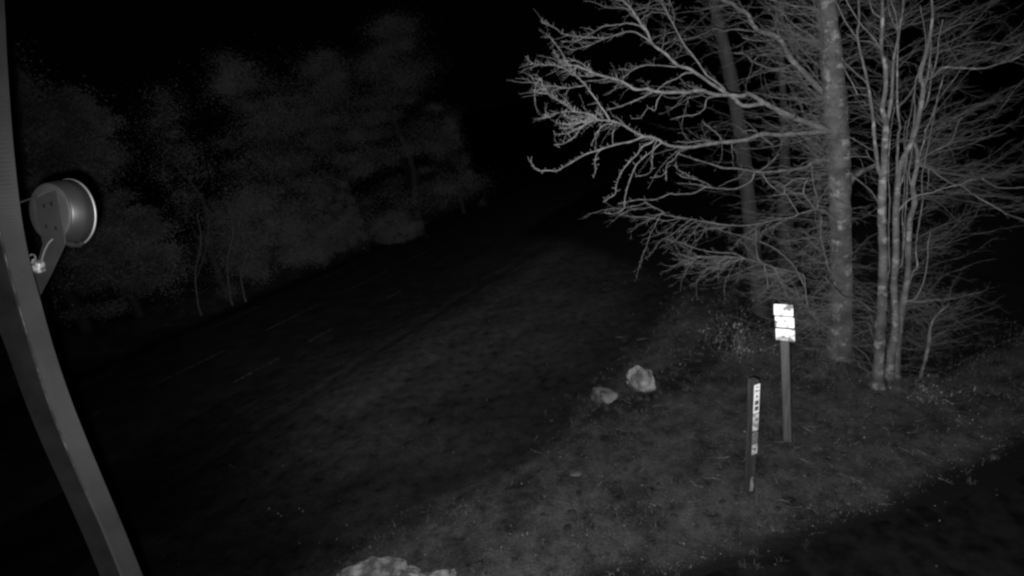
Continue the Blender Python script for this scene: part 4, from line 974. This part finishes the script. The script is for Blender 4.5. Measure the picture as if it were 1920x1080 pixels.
revolve([(-.002, Rd * 1.003), (.002, Rd * 1.02), (.006, Rd * 1.02), (.009, Rd * .98)], axd, fc, 'rim', RIM, drum)
# bracket strap over the near side and the arm to the mast
br_px = [(66, 373), (86, 363), (105, 357), (110, 385), (118, 430), (121, 456), (96, 510), (72, 556), (58, 530), (80, 458), (74, 425), (69, 398)]
bc_ = fc - axd * .118
def onback(x, y, d=0.0):
    r_ = ray(x, y); c_ = bc_ - axd * d; return CAMP + r_ * (((c_ - CAMP) @ axd) / (r_ @ axd))
q = [onback(x, y, .010) for x, y in br_px]; th = axd * .008
vv = q + [p + th for p in q]; kf = len(q)
mb = MB(); mb.add(vv, [tuple(range(kf)), tuple(range(2 * kf - 1, kf - 1, -1))] + [(i, i + kf, (i + 1) % kf + kf, (i + 1) % kf) for i in range(kf)])
brk = mb.build('bracket', BRACKET, lamp_t)
for x, y in ((84, 386), (98, 382), (88, 424), (106, 428)):
    b = MB(); c = onback(x, y, .0102); b.tube([c, c - axd * .006], [.012, .010], 8); b.build('screw', STEEL, brk)
b = MB(); b.tube([atd(28, 383, MD + .12), atd(70, 368, LD - .14), atd(108, 352, LD - .06)], .0045, 5); b.build('stay_wire', BRACKET, lamp_t)
b = MB(); b.tube([atd(122, 455, LD - .10), atd(135, 459, LD - .06), atd(148, 460, LD - .02), atd(158, 452, LD)], [.012, .016, .014, .008], 8); b.build('hinge', LAMPBODY, lamp_t)
# cable gland with its loop of cable
cb = thing('cable_junction', onback(70, 500, .03), 'small white cable junction with a loop of cable between mast and lamp', 'junction box')
jd = 0
def blob(c, rx, ry, rz, name, m_, parent, seed):
    import bmesh
    bm = bmesh.new(); bmesh.ops.create_icosphere(bm, subdivisions=3, radius=1); r = random.Random(seed)
    vs = np.array([v.co[:] for v in bm.verts]); fs = [tuple(v.index for v in f_.verts) for f_ in bm.faces]; bm.free()
    vs = np.sign(vs) * np.abs(vs) ** .8; vs *= (1 + .07 * np.sin(vs[:, 0] * 4 + seed) * np.cos(vs[:, 1] * 5))[:, None]
    vs = c + vs[:, :1] * rx * camx + vs[:, 1:2] * ry * camy + vs[:, 2:] * rz * camz
    return mesh_obj(name, vs, fs, m_, parent)
bx = blob(onback(71, 500, .03), 12 * sm_, 12.5 * sm_, .032, 'housing', WHITEP, cb, 2)
b = MB(); b.tube([onback(64, 488, .03 - (0 + .004)), onback(60, 498, .03 - (0 - .024)), onback(62, 507, .03 - (0 - .024))], [.010, .012, .008], 8); b.build('gland', WHITEP, cb)
b = MB(); b.tube(catmull([onback(78, 489, .03), onback(81, 478, .03 - (0 - .006)), onback(86, 465, .03 - (0 - .006)), onback(92, 455, .03), onback(99, 448, .03 - (0 + .01))], 4), .0044, 6); b.build('cable', CABLE, cb)
b = MB(); b.tube(catmull([onback(66, 490, .03), onback(66, 481, .03 - (0 - .008)), onback(61, 477, .03 - (0 - .006)), onback(55, 480, .03 - (0 - .02)), onback(51, 486, .03 - (0 - .04))], 4), .004, 6); b.build('cable', CABLE, cb)
